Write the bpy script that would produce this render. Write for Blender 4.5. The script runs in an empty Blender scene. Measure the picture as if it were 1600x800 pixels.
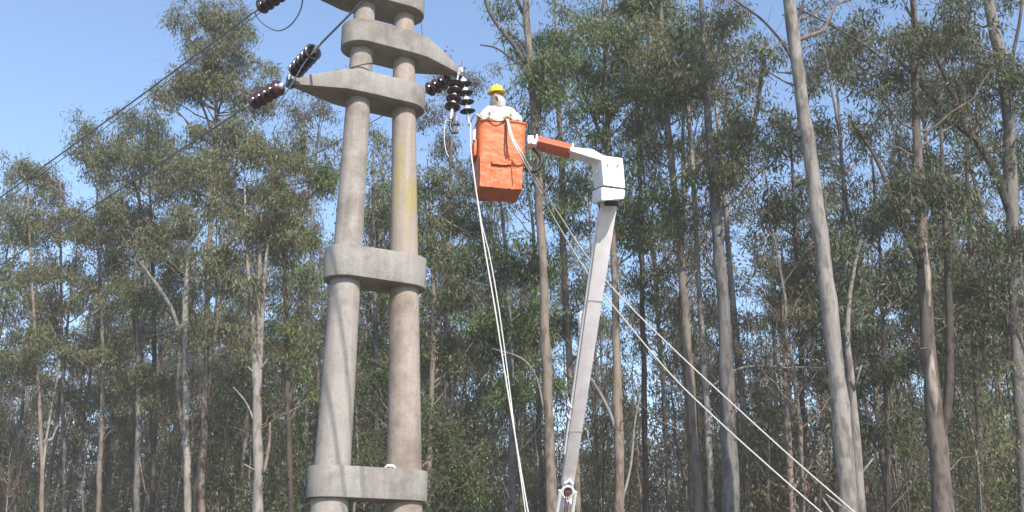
import bpy, bmesh, math, random
import numpy as np
from mathutils import Vector, Matrix

sc = bpy.context.scene
COL = sc.collection
rad = math.radians
# ------------------------------------------------------------------ camera
TH = rad(18.5); CT, ST = math.cos(TH), math.sin(TH)
EYE = 1.6
cam = bpy.data.cameras.new('camera'); camo = bpy.data.objects.new('camera', cam); COL.objects.link(camo)
camo.location = (0, 0, EYE); camo.rotation_euler = (rad(90) + TH, 0, 0)
cam.sensor_width = 36; cam.lens = 36; cam.clip_end = 6000; cam.clip_start = .1
sc.camera = camo
# ------------------------------------------------------------------ light
SUN = Vector((0.42, -0.85, 0.74)).normalized()          # direction towards the sun
SUN_EL = math.asin(SUN.z); SUN_AZ = math.atan2(SUN.x, SUN.y)
w = bpy.data.worlds.new('World'); sc.world = w; w.use_nodes = True
nt = w.node_tree; nt.nodes.clear()
sky = nt.nodes.new('ShaderNodeTexSky'); sky.sky_type = 'NISHITA'; sky.sun_disc = False
sky.sun_elevation = SUN_EL; sky.sun_rotation = SUN_AZ
sky.air_density = 1.0; sky.dust_density = 0.6; sky.ozone_density = 1.6; sky.altitude = 600
bg = nt.nodes.new('ShaderNodeBackground'); bg.inputs[1].default_value = 0.15
wo = nt.nodes.new('ShaderNodeOutputWorld')
nt.links.new(sky.outputs[0], bg.inputs[0]); nt.links.new(bg.outputs[0], wo.inputs[0])
sl = bpy.data.lights.new('sun', 'SUN'); sl.energy = 3.7; sl.angle = rad(.45); sl.color = (1, .93, .83)
so = bpy.data.objects.new('sun', sl); COL.objects.link(so)
so.rotation_euler = SUN.to_track_quat('Z', 'Y').to_euler(); so.location = (30, -30, 60)
vs = sc.view_settings; vs.view_transform = 'Standard'; vs.look = 'None'; vs.exposure = 0.92; vs.gamma = 1
sc.cycles.max_bounces = 6; sc.cycles.transparent_max_bounces = 4


def P(px, py, Y):
    """point at ground distance Y on the sight line of a photo pixel (1600 x 800)"""
    u = (px - 800) / 1600; v = (400 - py) / 1600
    d = Y / (CT - v * ST)
    return Vector((u * d, Y, EYE + d * (ST + v * CT)))


def depth(p): return p[1] * CT + (p[2] - EYE) * ST


# ------------------------------------------------------------------ materials
def newmat(name):
    m = bpy.data.materials.new(name); m.use_nodes = True
    n = m.node_tree.nodes; b = n['Principled BSDF']
    return m, m.node_tree, n, b


def node(nt, t, **kw):
    n = nt.nodes.new(t)
    for k, v in kw.items():
        if k in n.inputs.keys(): n.inputs[k].default_value = v
        else: setattr(n, k, v)
    return n


def ramp(nt, src, stops):
    r = nt.nodes.new('ShaderNodeValToRGB'); e = r.color_ramp.elements
    while len(e) < len(stops): e.new(.5)
    for i, (p, c) in enumerate(stops): e[i].position = p; e[i].color = (*c, 1)
    nt.links.new(src, r.inputs[0]); return r


def texco(nt, scale=(1, 1, 1), out='Object'):
    tc = nt.nodes.new('ShaderNodeTexCoord'); mp = nt.nodes.new('ShaderNodeMapping')
    mp.inputs['Scale'].default_value = scale
    nt.links.new(tc.outputs[out], mp.inputs[0]); return mp.outputs[0]


def noise(nt, vec, scale, detail=4, rough=.6):
    n = node(nt, 'ShaderNodeTexNoise', Scale=scale, Detail=detail, Roughness=rough)
    nt.links.new(vec, n.inputs['Vector']); return n.outputs[0]


def mix(nt, fac, a, b, mode='MIX'):
    m = nt.nodes.new('ShaderNodeMix'); m.data_type = 'RGBA'; m.blend_type = mode
    if isinstance(fac, (int, float)): m.inputs[0].default_value = fac
    else: nt.links.new(fac, m.inputs[0])
    for i, x in ((6, a), (7, b)):
        if isinstance(x, tuple): m.inputs[i].default_value = (*x, 1)
        else: nt.links.new(x, m.inputs[i])
    return m.outputs[2]


def bump(nt, b, src, dist=.01, strength=.5):
    bn = node(nt, 'ShaderNodeBump', Strength=strength, Distance=dist)
    nt.links.new(src, bn.inputs['Height']); nt.links.new(bn.outputs[0], b.inputs['Normal'])


def plain(name, c, rough=.5, metal=0, var=.12, scale=9, spec=.5, bmp=0):
    m, nt, n, b = newmat(name)
    v = texco(nt); f = noise(nt, v, scale, 5, .65)
    lo = tuple(max(0, x * (1 - var)) for x in c); hi = tuple(min(1, x * (1 + var)) for x in c)
    r = ramp(nt, f, [(.3, lo), (.7, hi)])
    nt.links.new(r.outputs[0], b.inputs['Base Color'])
    b.inputs['Roughness'].default_value = rough; b.inputs['Metallic'].default_value = metal
    b.inputs['Specular IOR Level'].default_value = spec
    if bmp: bump(nt, b, f, bmp, .6)
    return m


def bark_mat(name, light, mid, dark, streak=.8):
    m, nt, n, b = newmat(name)
    v = texco(nt, (1, 1, .14)); f = noise(nt, v, 9, 6, .7)
    v2 = texco(nt, (1, 1, .35)); g = noise(nt, v2, 1.6, 4, .6)
    a = ramp(nt, f, [(.3, dark), (.48, mid), (.66, light)])
    p = ramp(nt, g, [(.36, tuple(x * .62 for x in mid)), (.46, mid), (.56, light)])
    c = mix(nt, .5, a.outputs[0], p.outputs[0])
    oi = nt.nodes.new('ShaderNodeObjectInfo')
    rr = ramp(nt, oi.outputs['Random'], [(0, (.78, .76, .76)), (.5, (1, .96, .92)), (1, (1.0, 1.0, 1.0))])
    c = mix(nt, 1.0, c, rr.outputs[0], 'MULTIPLY')
    nt.links.new(c, b.inputs['Base Color']); b.inputs['Roughness'].default_value = .85
    b.inputs['Specular IOR Level'].default_value = .25
    k_ = noise(nt, texco(nt, (1, 1, .4)), 5.5, 3, .55)
    kr = ramp(nt, k_, [(.40, (.55, .52, .50)), (.50, (1, 1, 1)), (.62, (1.0, 1.0, 1.0)), (.70, (.80, .72, .64))])
    c = mix(nt, .85, c, kr.outputs[0], 'MULTIPLY'); nt.links.new(c, b.inputs['Base Color'])
    bump(nt, b, f, .03, .8)
    return m


def leaf_mat(name, cols, trans=.22, rough=.5):
    m, nt, n, b = newmat(name)
    ge = nt.nodes.new('ShaderNodeNewGeometry')
    r = ramp(nt, ge.outputs['Random Per Island'], [(i / (len(cols) - 1), c) for i, c in enumerate(cols)])
    oi = nt.nodes.new('ShaderNodeObjectInfo')
    rr = ramp(nt, oi.outputs['Random'], [(0, (.8, .84, .8)), (.5, (1, .97, .9)), (1, (1, .9, .86))])
    c = mix(nt, 1.0, r.outputs[0], rr.outputs[0], 'MULTIPLY')
    nt.links.new(c, b.inputs['Base Color']); b.inputs['Roughness'].default_value = rough
    b.inputs['Specular IOR Level'].default_value = .35
    t = nt.nodes.new('ShaderNodeBsdfTranslucent')
    c2 = mix(nt, 1.0, c, (1.0, 1.1, .55), 'MULTIPLY'); nt.links.new(c2, t.inputs[0])
    ms = nt.nodes.new('ShaderNodeMixShader'); ms.inputs[0].default_value = trans
    out = n['Material Output']
    nt.links.new(b.outputs[0], ms.inputs[1]); nt.links.new(t.outputs[0], ms.inputs[2])
    nt.links.new(ms.outputs[0], out.inputs[0])
    return m


M = {}
M['bark_pale'] = bark_mat('bark_pale', (.32, .305, .285), (.245, .23, .21), (.12, .105, .09))
M['bark_warm'] = bark_mat('bark_warm', (.265, .225, .185), (.205, .17, .14), (.10, .08, .06))
M['bark_grey'] = bark_mat('bark_grey', (.20, .19, .18), (.14, .132, .125), (.065, .06, .054))
M['bark_dark'] = bark_mat('bark_dark', (.12, .10, .085), (.075, .063, .053), (.038, .03, .026))
M['bark_grey_shaded'] = bark_mat('bark_grey_shaded', (.19, .18, .175), (.13, .123, .118), (.07, .065, .06))  # grey bark with the shade on its trunk put into the colour
M['bark_umber'] = bark_mat('bark_umber', (.17, .145, .125), (.115, .097, .084), (.06, .05, .043))
M['torn_wood'] = bark_mat('torn_wood', (.33, .29, .25), (.27, .23, .195), (.14, .115, .10))
M['twig'] = bark_mat('twig', (.27, .205, .17), (.20, .15, .125), (.11, .08, .065))
M['leaf_mix'] = leaf_mat('leaf_mix', [(0.0609, 0.0849, 0.0316), (0.0974, 0.1273, 0.0474), (0.134, 0.1576, 0.0676), (0.1644, 0.1819, 0.1015), (0.1583, 0.1212, 0.0676)])
M['leaf_green'] = leaf_mat('leaf_green', [(0.0609, 0.1031, 0.027), (0.0914, 0.1455, 0.0384), (0.1279, 0.1819, 0.0564), (0.1644, 0.2061, 0.0845), (0.134, 0.1212, 0.0564)])
M['leaf_dark'] = leaf_mat('leaf_dark', [(0.0426, 0.0667, 0.0283), (0.0609, 0.0849, 0.0338), (0.0853, 0.1067, 0.0474), (0.1157, 0.1334, 0.0732), (0.1035, 0.0849, 0.0507)])
M['leaf_dry'] = leaf_mat('leaf_dry', [(.08, .075, .045), (.12, .10, .06), (.145, .125, .08), (.15, .115, .08), (.12, .085, .06)])
M['leaf_bush'] = leaf_mat('leaf_bush', [(.04, .075, .02), (.06, .105, .03), (.075, .12, .035), (.09, .13, .05), (.06, .08, .03)])
M['white_paint'] = plain('white_paint', (.80, .79, .78), .38, var=.05, scale=5)
M['boom_paint_bounce_tint'] = plain('boom_paint_bounce_tint', (.74, .69, .695), .45, var=.13, scale=3.5)  # pinkish bounce light put into the white paint's colour, with grime mottling
M['red_fibre'] = plain('red_fibre', (.50, .115, .055), .42, var=.14, scale=8)
M['black_rubber'] = plain('black_rubber', (.018, .018, .02), .55, var=.3)
M['dark_metal'] = plain('dark_metal', (.10, .10, .11), .45, .7, var=.25)
M['galvanised'] = plain('galvanised', (.52, .52, .53), .42, .55, var=.18, scale=25)
M['cap_metal'] = plain('cap_metal', (.70, .68, .68), .5, .1, var=.2, scale=30)
M['porcelain'] = plain('porcelain', (.05, .018, .021), .14, var=.25, spec=.7)
M['porcelain_black'] = plain('porcelain_black', (.022, .012, .015), .14, var=.25, spec=.7)
M['wire'] = plain('wire', (.16, .17, .20), .5, .5, var=.2)
M['wire_pale'] = plain('wire_pale', (.42, .44, .47), .45, .4, var=.2)
M['rope'] = plain('rope', (.60, .58, .55), .85, var=.12, scale=60, spec=.2)
M['skin'] = plain('skin', (.42, .24, .16), .55, var=.08)
M['yellow_plastic'] = plain('yellow_plastic', (.74, .58, .035), .3, var=.05)
M['white_cloth'] = plain('white_cloth', (.66, .63, .59), .9, var=.12, scale=14, spec=.1, bmp=.012)
M['grey_cloth'] = plain('grey_cloth', (.47, .42, .38), .9, var=.3, scale=22, spec=.1, bmp=.012)
M['blue_cloth'] = plain('blue_cloth', (.07, .08, .12), .9, var=.2)
M['leather'] = plain('leather', (.42, .31, .12), .75, var=.25, scale=30)
M['boot'] = plain('boot', (.05, .035, .025), .6, var=.2)
M['pink_sleeve'] = plain('pink_sleeve', (.70, .52, .47), .6, var=.1)
M['glass_dark'] = plain('glass_dark', (.03, .04, .05), .08, var=.1)
M['lens_red'] = plain('lens_red', (.4, .02, .02), .2)


def orange_mat():
    m, nt, n, b = newmat('orange_vinyl')
    v = texco(nt); f = noise(nt, v, 4, 6, .65); g = noise(nt, texco(nt, (1, 1, 1.7)), 4.5, 2, .45)
    r = ramp(nt, f, [(.3, (.46, .10, .03)), (.55, (.57, .135, .04)), (.75, (.62, .17, .058))])
    nt.links.new(r.outputs[0], b.inputs['Base Color']); b.inputs['Roughness'].default_value = .5
    b.inputs['Specular IOR Level'].default_value = .35
    bump(nt, b, g, .05, .6); return m


M['orange_vinyl'] = orange_mat()


def concrete_mat(name, base, warm, stains=False):
    m, nt, n, b = newmat(name)
    v = texco(nt); f = noise(nt, v, 3.2, 8, .7); fine = noise(nt, v, 60, 4, .7)
    vs_ = texco(nt, (1, 1, .06)); s = noise(nt, vs_, 12, 6, .7)
    r = ramp(nt, f, [(.28, tuple(x * .72 for x in base)), (.5, base), (.72, tuple(x * 1.12 for x in base))])
    rs = ramp(nt, s, [(.3, tuple(x * .74 for x in warm)), (.5, warm), (.68, tuple(min(1, x * 1.15) for x in base))])
    c = mix(nt, .62 if stains else .48, r.outputs[0], rs.outputs[0])
    sp = ramp(nt, fine, [(.32, (.50, .49, .48)), (.48, (1, 1, 1)), (.7, (1.0, 1.0, 1.0))])
    c = mix(nt, .8, c, sp.outputs[0], 'MULTIPLY')
    vb = texco(nt); big = noise(nt, vb, 1.3, 5, .65)
    sb = ramp(nt, big, [(.36, (.58, .54, .50)), (.52, (1, 1, 1))])
    c = mix(nt, .85, c, sb.outputs[0], 'MULTIPLY')
    if stains:                                   # mustard lichen on the upper shaft
        sx = nt.nodes.new('ShaderNodeSeparateXYZ'); tc = nt.nodes.new('ShaderNodeTexCoord')
        nt.links.new(tc.outputs['Object'], sx.inputs[0])
        z = ramp(nt, noise(nt, texco(nt, (1, 1, .12)), 6, 5, .6), [(.50, (0, 0, 0)), (.60, (1, 1, 1))])
        mr = node(nt, 'ShaderNodeMapRange'); nt.links.new(sx.outputs[2], mr.inputs[0])
        mr.inputs[1].default_value = 5.9; mr.inputs[2].default_value = 7.3
        mr2 = node(nt, 'ShaderNodeMapRange'); nt.links.new(sx.outputs[2], mr2.inputs[0])
        mr2.inputs[1].default_value = 8.8; mr2.inputs[2].default_value = 8.0
        mu = node(nt, 'ShaderNodeMath', operation='MULTIPLY'); nt.links.new(mr.outputs[0], mu.inputs[0]); nt.links.new(mr2.outputs[0], mu.inputs[1])
        mu2 = node(nt, 'ShaderNodeMath', operation='MULTIPLY'); nt.links.new(mu.outputs[0], mu2.inputs[0]); nt.links.new(z.outputs[0], mu2.inputs[1])
        mu3 = node(nt, 'ShaderNodeMath', operation='MULTIPLY'); nt.links.new(mu2.outputs[0], mu3.inputs[0]); mu3.inputs[1].default_value = .6
        c = mix(nt, mu3.outputs[0], c, (.33, .27, .07))
    nt.links.new(c, b.inputs['Base Color']); b.inputs['Roughness'].default_value = .9
    b.inputs['Specular IOR Level'].default_value = .25
    bump(nt, b, fine, .006, .5); return m


M['concrete_shaft'] = concrete_mat('concrete_shaft', (.325, .30, .28), (.32, .275, .235))
M['concrete_lichen'] = concrete_mat('concrete_lichen', (.335, .30, .27), (.34, .275, .22), True)
M['concrete_beam'] = concrete_mat('concrete_beam', (.30, .285, .27), (.285, .255, .225))


def ground_mat():
    m, nt, n, b = newmat('dry_ground')
    v = texco(nt); f = noise(nt, v, .35, 8, .65); g = noise(nt, v, 6, 6, .7)
    r = ramp(nt, f, [(.35, (.07, .08, .03)), (.5, (.13, .11, .06)), (.65, (.22, .165, .11))])
    r2 = ramp(nt, g, [(.3, (.6, .6, .6)), (.7, (1, 1, 1))])
    c = mix(nt, 1, r.outputs[0], r2.outputs[0], 'MULTIPLY')
    nt.links.new(c, b.inputs['Base Color']); b.inputs['Roughness'].default_value = 1
    bump(nt, b, g, .05, .6); return m


M['ground'] = ground_mat()
M['grass'] = leaf_mat('grass_blades', [(.08, .10, .03), (.13, .13, .05), (.18, .16, .07), (.20, .17, .09)], .25, .7)


# ------------------------------------------------------------------ mesh helpers
class MB:
    """collects shapes; build() links them as ONE mesh object"""
    def __init__(s): s.V = []; s.F = []; s.n = 0

    def add(s, V, F):
        V = np.asarray(V, float); s.V.append(V)
        for f in F: s.F.append(tuple(int(i) + s.n for i in f))
        s.n += len(V); return s

    def tube(s, pts, r, k=6, caps=True):
        p = np.asarray([tuple(q) for q in pts], float); n = len(p)
        r = np.full(n, r) if np.isscalar(r) else np.asarray(r, float)
        t = np.gradient(p, axis=0); t /= np.linalg.norm(t, axis=1)[:, None] + 1e-9
        ref = np.array([.31, .95, .05]) if abs(t[0][2]) > .6 else np.array([.05, .1, .99])
        a = np.cross(t, ref); a /= np.linalg.norm(a, axis=1)[:, None] + 1e-9
        b = np.cross(t, a)
        ang = np.arange(k) * 2 * np.pi / k
        ring = p[:, None] + r[:, None, None] * (np.cos(ang)[None, :, None] * a[:, None] + np.sin(ang)[None, :, None] * b[:, None])
        V = ring.reshape(-1, 3); F = []
        for i in range(n - 1):
            for j in range(k):
                j2 = (j + 1) % k
                F.append((i * k + j, i * k + j2, i * k + k + j2, i * k + k + j))
        if caps: F.append(tuple(range(k - 1, -1, -1))); F.append(tuple((n - 1) * k + j for j in range(k)))
        return s.add(V, F)

    def lathe(s, prof, origin, axis, k=20, cap=True):
        """prof: (radius, distance along axis)"""
        ax = Vector(axis).normalized(); q = Vector((0, 0, 1)).rotation_difference(ax)
        o = Vector(origin); V = []; F = []
        for r, z in prof:
            for j in range(k):
                a = 2 * math.pi * j / k
                V.append(tuple(o + q @ Vector((r * math.cos(a), r * math.sin(a), z))))
        n = len(prof)
        for i in range(n - 1):
            for j in range(k):
                j2 = (j + 1) % k; F.append((i * k + j, i * k + j2, i * k + k + j2, i * k + k + j))
        if cap: F.append(tuple(range(k - 1, -1, -1))); F.append(tuple((n - 1) * k + j for j in range(k)))
        return s.add(V, F)

    def hexa(s, a, b):
        """two quads (4 points each) joined to a solid"""
        V = [tuple(x) for x in a] + [tuple(x) for x in b]
        return s.add(V, [(3, 2, 1, 0), (4, 5, 6, 7), (0, 1, 5, 4), (1, 2, 6, 5), (2, 3, 7, 6), (3, 0, 4, 7)])

    def box(s, c, size, R=None):
        c = Vector(c); hx, hy, hz = (q / 2 for q in size); R = R or Matrix.Identity(3)
        lo = [c + R @ Vector((x, y, -hz)) for x, y in ((-hx, -hy), (hx, -hy), (hx, hy), (-hx, hy))]
        hi = [c + R @ Vector((x, y, hz)) for x, y in ((-hx, -hy), (hx, -hy), (hx, hy), (-hx, hy))]
        return s.hexa(lo, hi)

    def prism(s, lo, hi):
        n = len(lo); V = [tuple(x) for x in lo] + [tuple(x) for x in hi]
        F = [tuple(range(n - 1, -1, -1)), tuple(range(n, 2 * n))]
        for i in range(n): j = (i + 1) % n; F.append((i, j, n + j, n + i))
        return s.add(V, F)

    def build(s, name, m, parent=None, bevel=0, smooth=True, seg=2, loc=None, sharp=40):
        me = bpy.data.meshes.new(name); V = np.concatenate(s.V)
        if loc is not None: V = V - np.array(loc)
        me.from_pydata(V.tolist(), [], s.F)
        bm = bmesh.new(); bm.from_mesh(me)
        bmesh.ops.recalc_face_normals(bm, faces=bm.faces)
        if bevel:
            ed = [e for e in bm.edges if len(e.link_faces) == 2 and e.calc_face_angle(0) > rad(30)]
            bmesh.ops.bevel(bm, geom=ed, offset=bevel, segments=seg, affect='EDGES', profile=.6, clamp_overlap=True)
        bm.to_mesh(me); bm.free()
        return link(name, me, m, parent, smooth, sharp)


def link(name, me, m, parent=None, smooth=True, sharp=40):
    if m is not None: me.materials.append(m)
    if smooth and len(me.polygons):
        me.polygons.foreach_set('use_smooth', np.ones(len(me.polygons), bool))
        if sharp: me.set_sharp_from_angle(angle=rad(sharp))
    o = bpy.data.objects.new(name, me); COL.objects.link(o)
    if parent is not None: o.parent = parent
    return o


def quads_np(name, V, m, parent=None):
    """V: (n,4,3) leaves -> one mesh of n separate quads"""
    n = len(V); me = bpy.data.meshes.new(name)
    me.vertices.add(n * 4); me.vertices.foreach_set('co', V.reshape(-1).astype(np.float32))
    me.loops.add(n * 4); me.loops.foreach_set('vertex_index', np.arange(n * 4, dtype=np.int32))
    me.polygons.add(n); me.polygons.foreach_set('loop_start', np.arange(0, n * 4, 4, dtype=np.int32))
    me.update(calc_edges=True)
    return link(name, me, m, parent, smooth=False)


def tag(o, label=None, cat=None, group=None, kind=None):
    if label: o['label'] = label
    if cat: o['category'] = cat
    if group: o['group'] = group
    if kind: o['kind'] = kind
    return o


def thing(name, label, cat, loc=(0, 0, 0), group=None, rz=0):
    o = bpy.data.objects.new(name, None); COL.objects.link(o); o.location = loc; o.rotation_euler.z = rz
    o.empty_display_size = .2
    return tag(o, label, cat, group)


def copy_tree(root, loc, rz, scale, label, group):
    r = root.copy(); COL.objects.link(r); r.location = loc; r.rotation_euler = (0, 0, rz); r.scale = scale
    r['label'] = label; r['group'] = group
    for ch in list(root.children):
        c = ch.copy(); COL.objects.link(c); c.parent = r
    return r


# ------------------------------------------------------------------ ground
gb = MB()
gv = []; gf = []
xs = [-3000, -600, -150] + list(np.linspace(-60, 60, 41)) + [150, 600, 3000]
ys = [-3000, -600, -120] + list(np.linspace(-30, 100, 44)) + [200, 600, 3000]
rg = np.random.default_rng(3)
for y in ys:
    for x in xs:
        near = abs(x) < 80 and -40 < y < 120
        gv.append((x, y, (rg.normal(0, .035) - .03) if near else -.03))
nx = len(xs)
for j in range(len(ys) - 1):
    for i in range(nx - 1):
        gf.append((j * nx + i, j * nx + i + 1, (j + 1) * nx + i + 1, (j + 1) * nx + i))
gb.add(gv, gf)
tag(gb.build('ground', M['ground'], smooth=True, sharp=0), kind='structure')

# ------------------------------------------------------------------ concrete double pole
YAW = rad(28)
AX = Vector((math.cos(YAW), math.sin(YAW), 0)); NB = Vector((-math.sin(YAW), math.cos(YAW), 0))   # along the beams, away from the camera


def mid(z): return Vector((-1.985 - .0095 * (z - 3), 14.43, z))
def sep(z): return .535 - .0265 * (z - 3.05)
def crad(z): return .247 - .0112 * (z - 3.3)


tower = thing('concrete_pole', 'weathered twin concrete pole tied together by stacked rounded crossbeams', 'utility pole', (mid(0).x, mid(0).y, 0))
TL = Vector(tower.location)
for sg, mt in ((-1, 'concrete_shaft'), (1, 'concrete_lichen')):
    b = MB(); zs = np.linspace(-.3, 12.6, 44)
    b.tube([mid(z) + AX * sg * sep(z) for z in zs], [crad(z) for z in zs], 40)
    b.build('column', M[mt], tower, loc=TL, sharp=60)


def stadium(z0, z1, R, arm=0, armlen=0, tiptop=None):
    """one crossbeam: rounded bar round both columns, or with one arm tapering to a blunt tip"""
    zc = (z0 + z1) / 2; s = sep(zc); m = mid(zc)
    lo = []; hi = []
    def ad(a, n_, ztop=None):
        q = m + AX * a + NB * n_
        lo.append(Vector((q.x, q.y, z0))); hi.append(Vector((q.x, q.y, z1 if ztop is None else ztop)))
    for side in (1, -1):
        if side == arm:
            tw = .075
            pts = [(s + .02, -R), (s + .30, -R * .93), (armlen - .05, -tw), (armlen, -tw * .4), (armlen, tw * .4), (armlen - .05, tw), (s + .30, R * .93), (s + .02, R)]
            for a, n_ in pts:
                f = max(0, (a - s - .15) / (armlen - s - .15))
                ad(side * a, side * n_, z1 - (z1 - tiptop) * f ** 1.25)
        else:
            for k in range(15):
                t = -math.pi / 2 + math.pi * k / 14
                ad(side * (s + R * math.cos(t)), side * R * math.sin(t))
    return MB().prism(lo, hi)


BEAMS = [(2.88, 3.30, .325, 0, 0, None), (5.97, 6.44, .33, 0, 0, None), (8.90, 9.27, .33, -1, 1.42, 9.02),
         (9.78, 10.17, .335, 1, 1.32, 9.90), (10.60, 10.98, .335, -1, 1.42, 10.73)]
for bm_ in BEAMS:
    stadium(*bm_).build('crossbeam', M['concrete_beam'], tower, bevel=.018, loc=TL, sharp=35)
# small grey rubbing strip on the lowest beam, scrap of paper wedged on top
b = MB(); c0 = P(609, 731, 14.35); b.tube([c0 + Vector((-.07, 0, 0)), c0 + Vector((-.03, -.02, .03)), c0 + Vector((.05, 0, .025)), c0 + Vector((.08, .02, 0))], [.012, .02, .02, .01], 6)
tag(b.build('rag', M['white_cloth']), 'small white rag lying on top of the lowest crossbeam', 'rag')
# brackets at the arm tips
TIPA = mid(8.96) - AX * 1.42; TIPA.z = 8.96
TIPB = mid(9.83) + AX * 1.32; TIPB.z = 9.82
TIPC = mid(10.66) - AX * 1.42; TIPC.z = 10.66
for tp, sg in ((TIPA, -1), (TIPB, 1), (TIPC, -1)):
    b = MB(); b.box(tp + AX * sg * .03, (.12, .13, .16), Matrix.Rotation(YAW, 3, 'Z')); b.tube([tp + AX * sg * .03 + Vector((0, 0, -.12)), tp + AX * sg * .03 + Vector((0, 0, .14))], .022, 8)
    b.build('tip_bracket', M['dark_metal'], tower, bevel=.012, loc=TL)
# loops of tie wire round the left shaft
for z, dz in ((9.50, .10), (9.37, -.03)):
    b = MB(); c0 = mid(z) - AX * sep(z); r = crad(z) + .008
    b.tube([c0 + Vector((r * math.cos(a), r * math.sin(a), dz * math.sin(a + .6))) for a in np.linspace(0, 2 * math.pi, 25)], .007, 5)
    b.build('tie_wire', M['wire'], tower, loc=TL)

# ------------------------------------------------------------------ insulators, wires, ropes
DISC = [(.012, -.010), (.050, -.012), (.115, -.030), (.127, -.020), (.128, -.008), (.112, .016), (.075, .040), (.046, .052), (.040, .060)]
RIBS = [(.020, -.012), (.034, -.034), (.042, -.014), (.062, -.038), (.070, -.016), (.092, -.042), (.100, -.022)]
FLAT = [(.012, -.008), (.050, -.009), (.118, -.016), (.128, -.010), (.128, -.003), (.112, .007), (.078, .018), (.052, .026), (.042, .032)]
CAP = [(.040, .030), (.047, .055), (.047, .090), (.036, .108), (.018, .118), (.014, .150)]


def insulator(label, start, dirv, n, pm, gap=.146, lead=.12, bend=None, s=1.0, flat=False):
    t = thing('insulator_string', label, 'insulator', start, 'strings of porcelain insulator discs')
    d = Vector(dirv).normalized(); p = Vector(start); L = Vector(start)
    b = MB(); b.tube([p, p + d * (lead + .03)], .016, 8); b.tube([p - d * .03, p + d * .05], .03, 8)
    b.build('shackle', M['galvanised'], t, loc=L)
    p = p + d * lead
    for i in range(n):
        if bend is not None: d = (d + Vector(bend)).normalized()
        # cap faces back to the start of the string
        q = p + d * gap * s
        ds = MB().lathe([(r * s, z * s) for r, z in (FLAT if flat else DISC)], q, -d, 28, cap=False)
        ds.lathe([(r * s, z * s * (.6 if flat else 1)) for r, z in RIBS], q, -d, 24, cap=False)
        do = ds.build('disc', M[pm], t, loc=L, sharp=75)
        cp = MB().lathe([(r * s * (1.15 if flat else 1), z * s - (.022 if flat else 0)) for r, z in CAP], q, -d, 16); cp.build('cap', M['cap_metal'], do, loc=L)
        p = q
    b = MB(); b.tube([p, p + d * .12], .014, 8); b.tube([p + d * .08, p + d * .26], [.03, .022], 8)
    b.tube([p + d * .10 + Vector((0, 0, -.05)), p + d * .10 + Vector((0, 0, .05))], .012, 6)
    b.build('clamp', M['galvanised'], t, loc=L)
    return p + d * .24


AW = Vector((-.75, .66, -.05)); NE = Vector((.56, -.83, .03))
A_end = insulator('maroon disc string pulling left off the lower left arm tip', TIPA - AX * .05, AW, 5, 'porcelain')
B_end = insulator('dark disc string seen end on above the lower left arm tip', TIPA - AX * .05 + Vector((0, -.02, .05)), NE, 5, 'porcelain_black')
C_end = insulator('disc string cut off by the top edge of the photo', TIPC - AX * .05, AW, 5, 'porcelain_black')
C2_end = insulator('disc string on the far upper arm above the photo', TIPC - AX * .05 + Vector((0, -.02, .05)), NE, 5, 'porcelain')
E_end = insulator('reddish disc string half hidden behind the right arm, running away left', TIPB + AX * .05, AW, 4, 'porcelain')
D1 = insulator('black disc string with white caps hanging steeply nearest the worker', TIPB + AX * .06 + Vector((.0, -.05, .05)), Vector((.17, .10, -.98)), 4, 'porcelain_black', bend=(-.01, 0, -.02), gap=.158, lead=.10, flat=True)
D2 = insulator('wide dark disc string tilted towards the viewer under the right arm tip', TIPB + AX * .03 + Vector((-.02, -.05, -.02)), Vector((-.10, -.30, -.9)), 4, 'porcelain', bend=(0, .02, -.03), gap=.155, flat=True)
# dead-end clamp hanging from the slack string
b = MB(); k0 = D2 + Vector((.06, 0, -.02))
b.tube([k0 + Vector((.10 * math.cos(a) * .7, .02, -.10 + .13 * math.sin(a))) for a in np.linspace(0, 5.6, 14)], .024, 8)
b.box(k0 + Vector((.01, 0, -.03)), (.07, .06, .14)); b.box(k0 + Vector((.04, 0, -.20)), (.05, .05, .09))
tag(b.build('strain_clamp', M['dark_metal'], bevel=.01), 'dark metal conductor clamp dangling below the two right insulator strings', 'clamp')


def wire(name, label, cat, pts, r, m, k=6, group=None):
    return tag(MB().tube(pts, r, k).build(name, m), label, cat, group)


def span(p, d, L, drop, n=24):
    """straight line with sag over a span L"""
    out = []
    for i in range(n + 1):
        t = (i / n) ** 1.6
        q = p + d * (L * t); q.z -= drop * 4 * t * (1 - t); out.append(q)
    return out


AH = Vector((-.75, .66, -.012)).normalized(); BH = Vector((.56, -.83, .02)).normalized()
wire('power_line', 'dark power line from the top left insulator down across the sky', 'power line', span(C_end, AH, 70, 1.6), .017, M['wire'])
wire('power_line', 'power line from the maroon insulator string crossing in front of trees at left', 'power line', span(A_end, AH, 70, 1.6), .015, M['wire'])
wire('power_line', 'faint line running left behind the twin pole from the right arm', 'power line', span(E_end, AH, 70, 1.6), .009, M['wire'])
wire('ground_wire', 'thin upper wire above the dark power line in the left sky', 'power line', span(mid(12.45), AH, 70, 2.0), .010, M['wire'])
wire('power_line', 'black line rising right from the end on insulator to the top edge', 'power line', span(B_end, BH, 60, .5), .017, M['wire'])
wire('power_line', 'line running over the viewer from the highest arm, above the photo', 'power line', span(C2_end, BH, 60, .5), .017, M['wire'])


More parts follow.
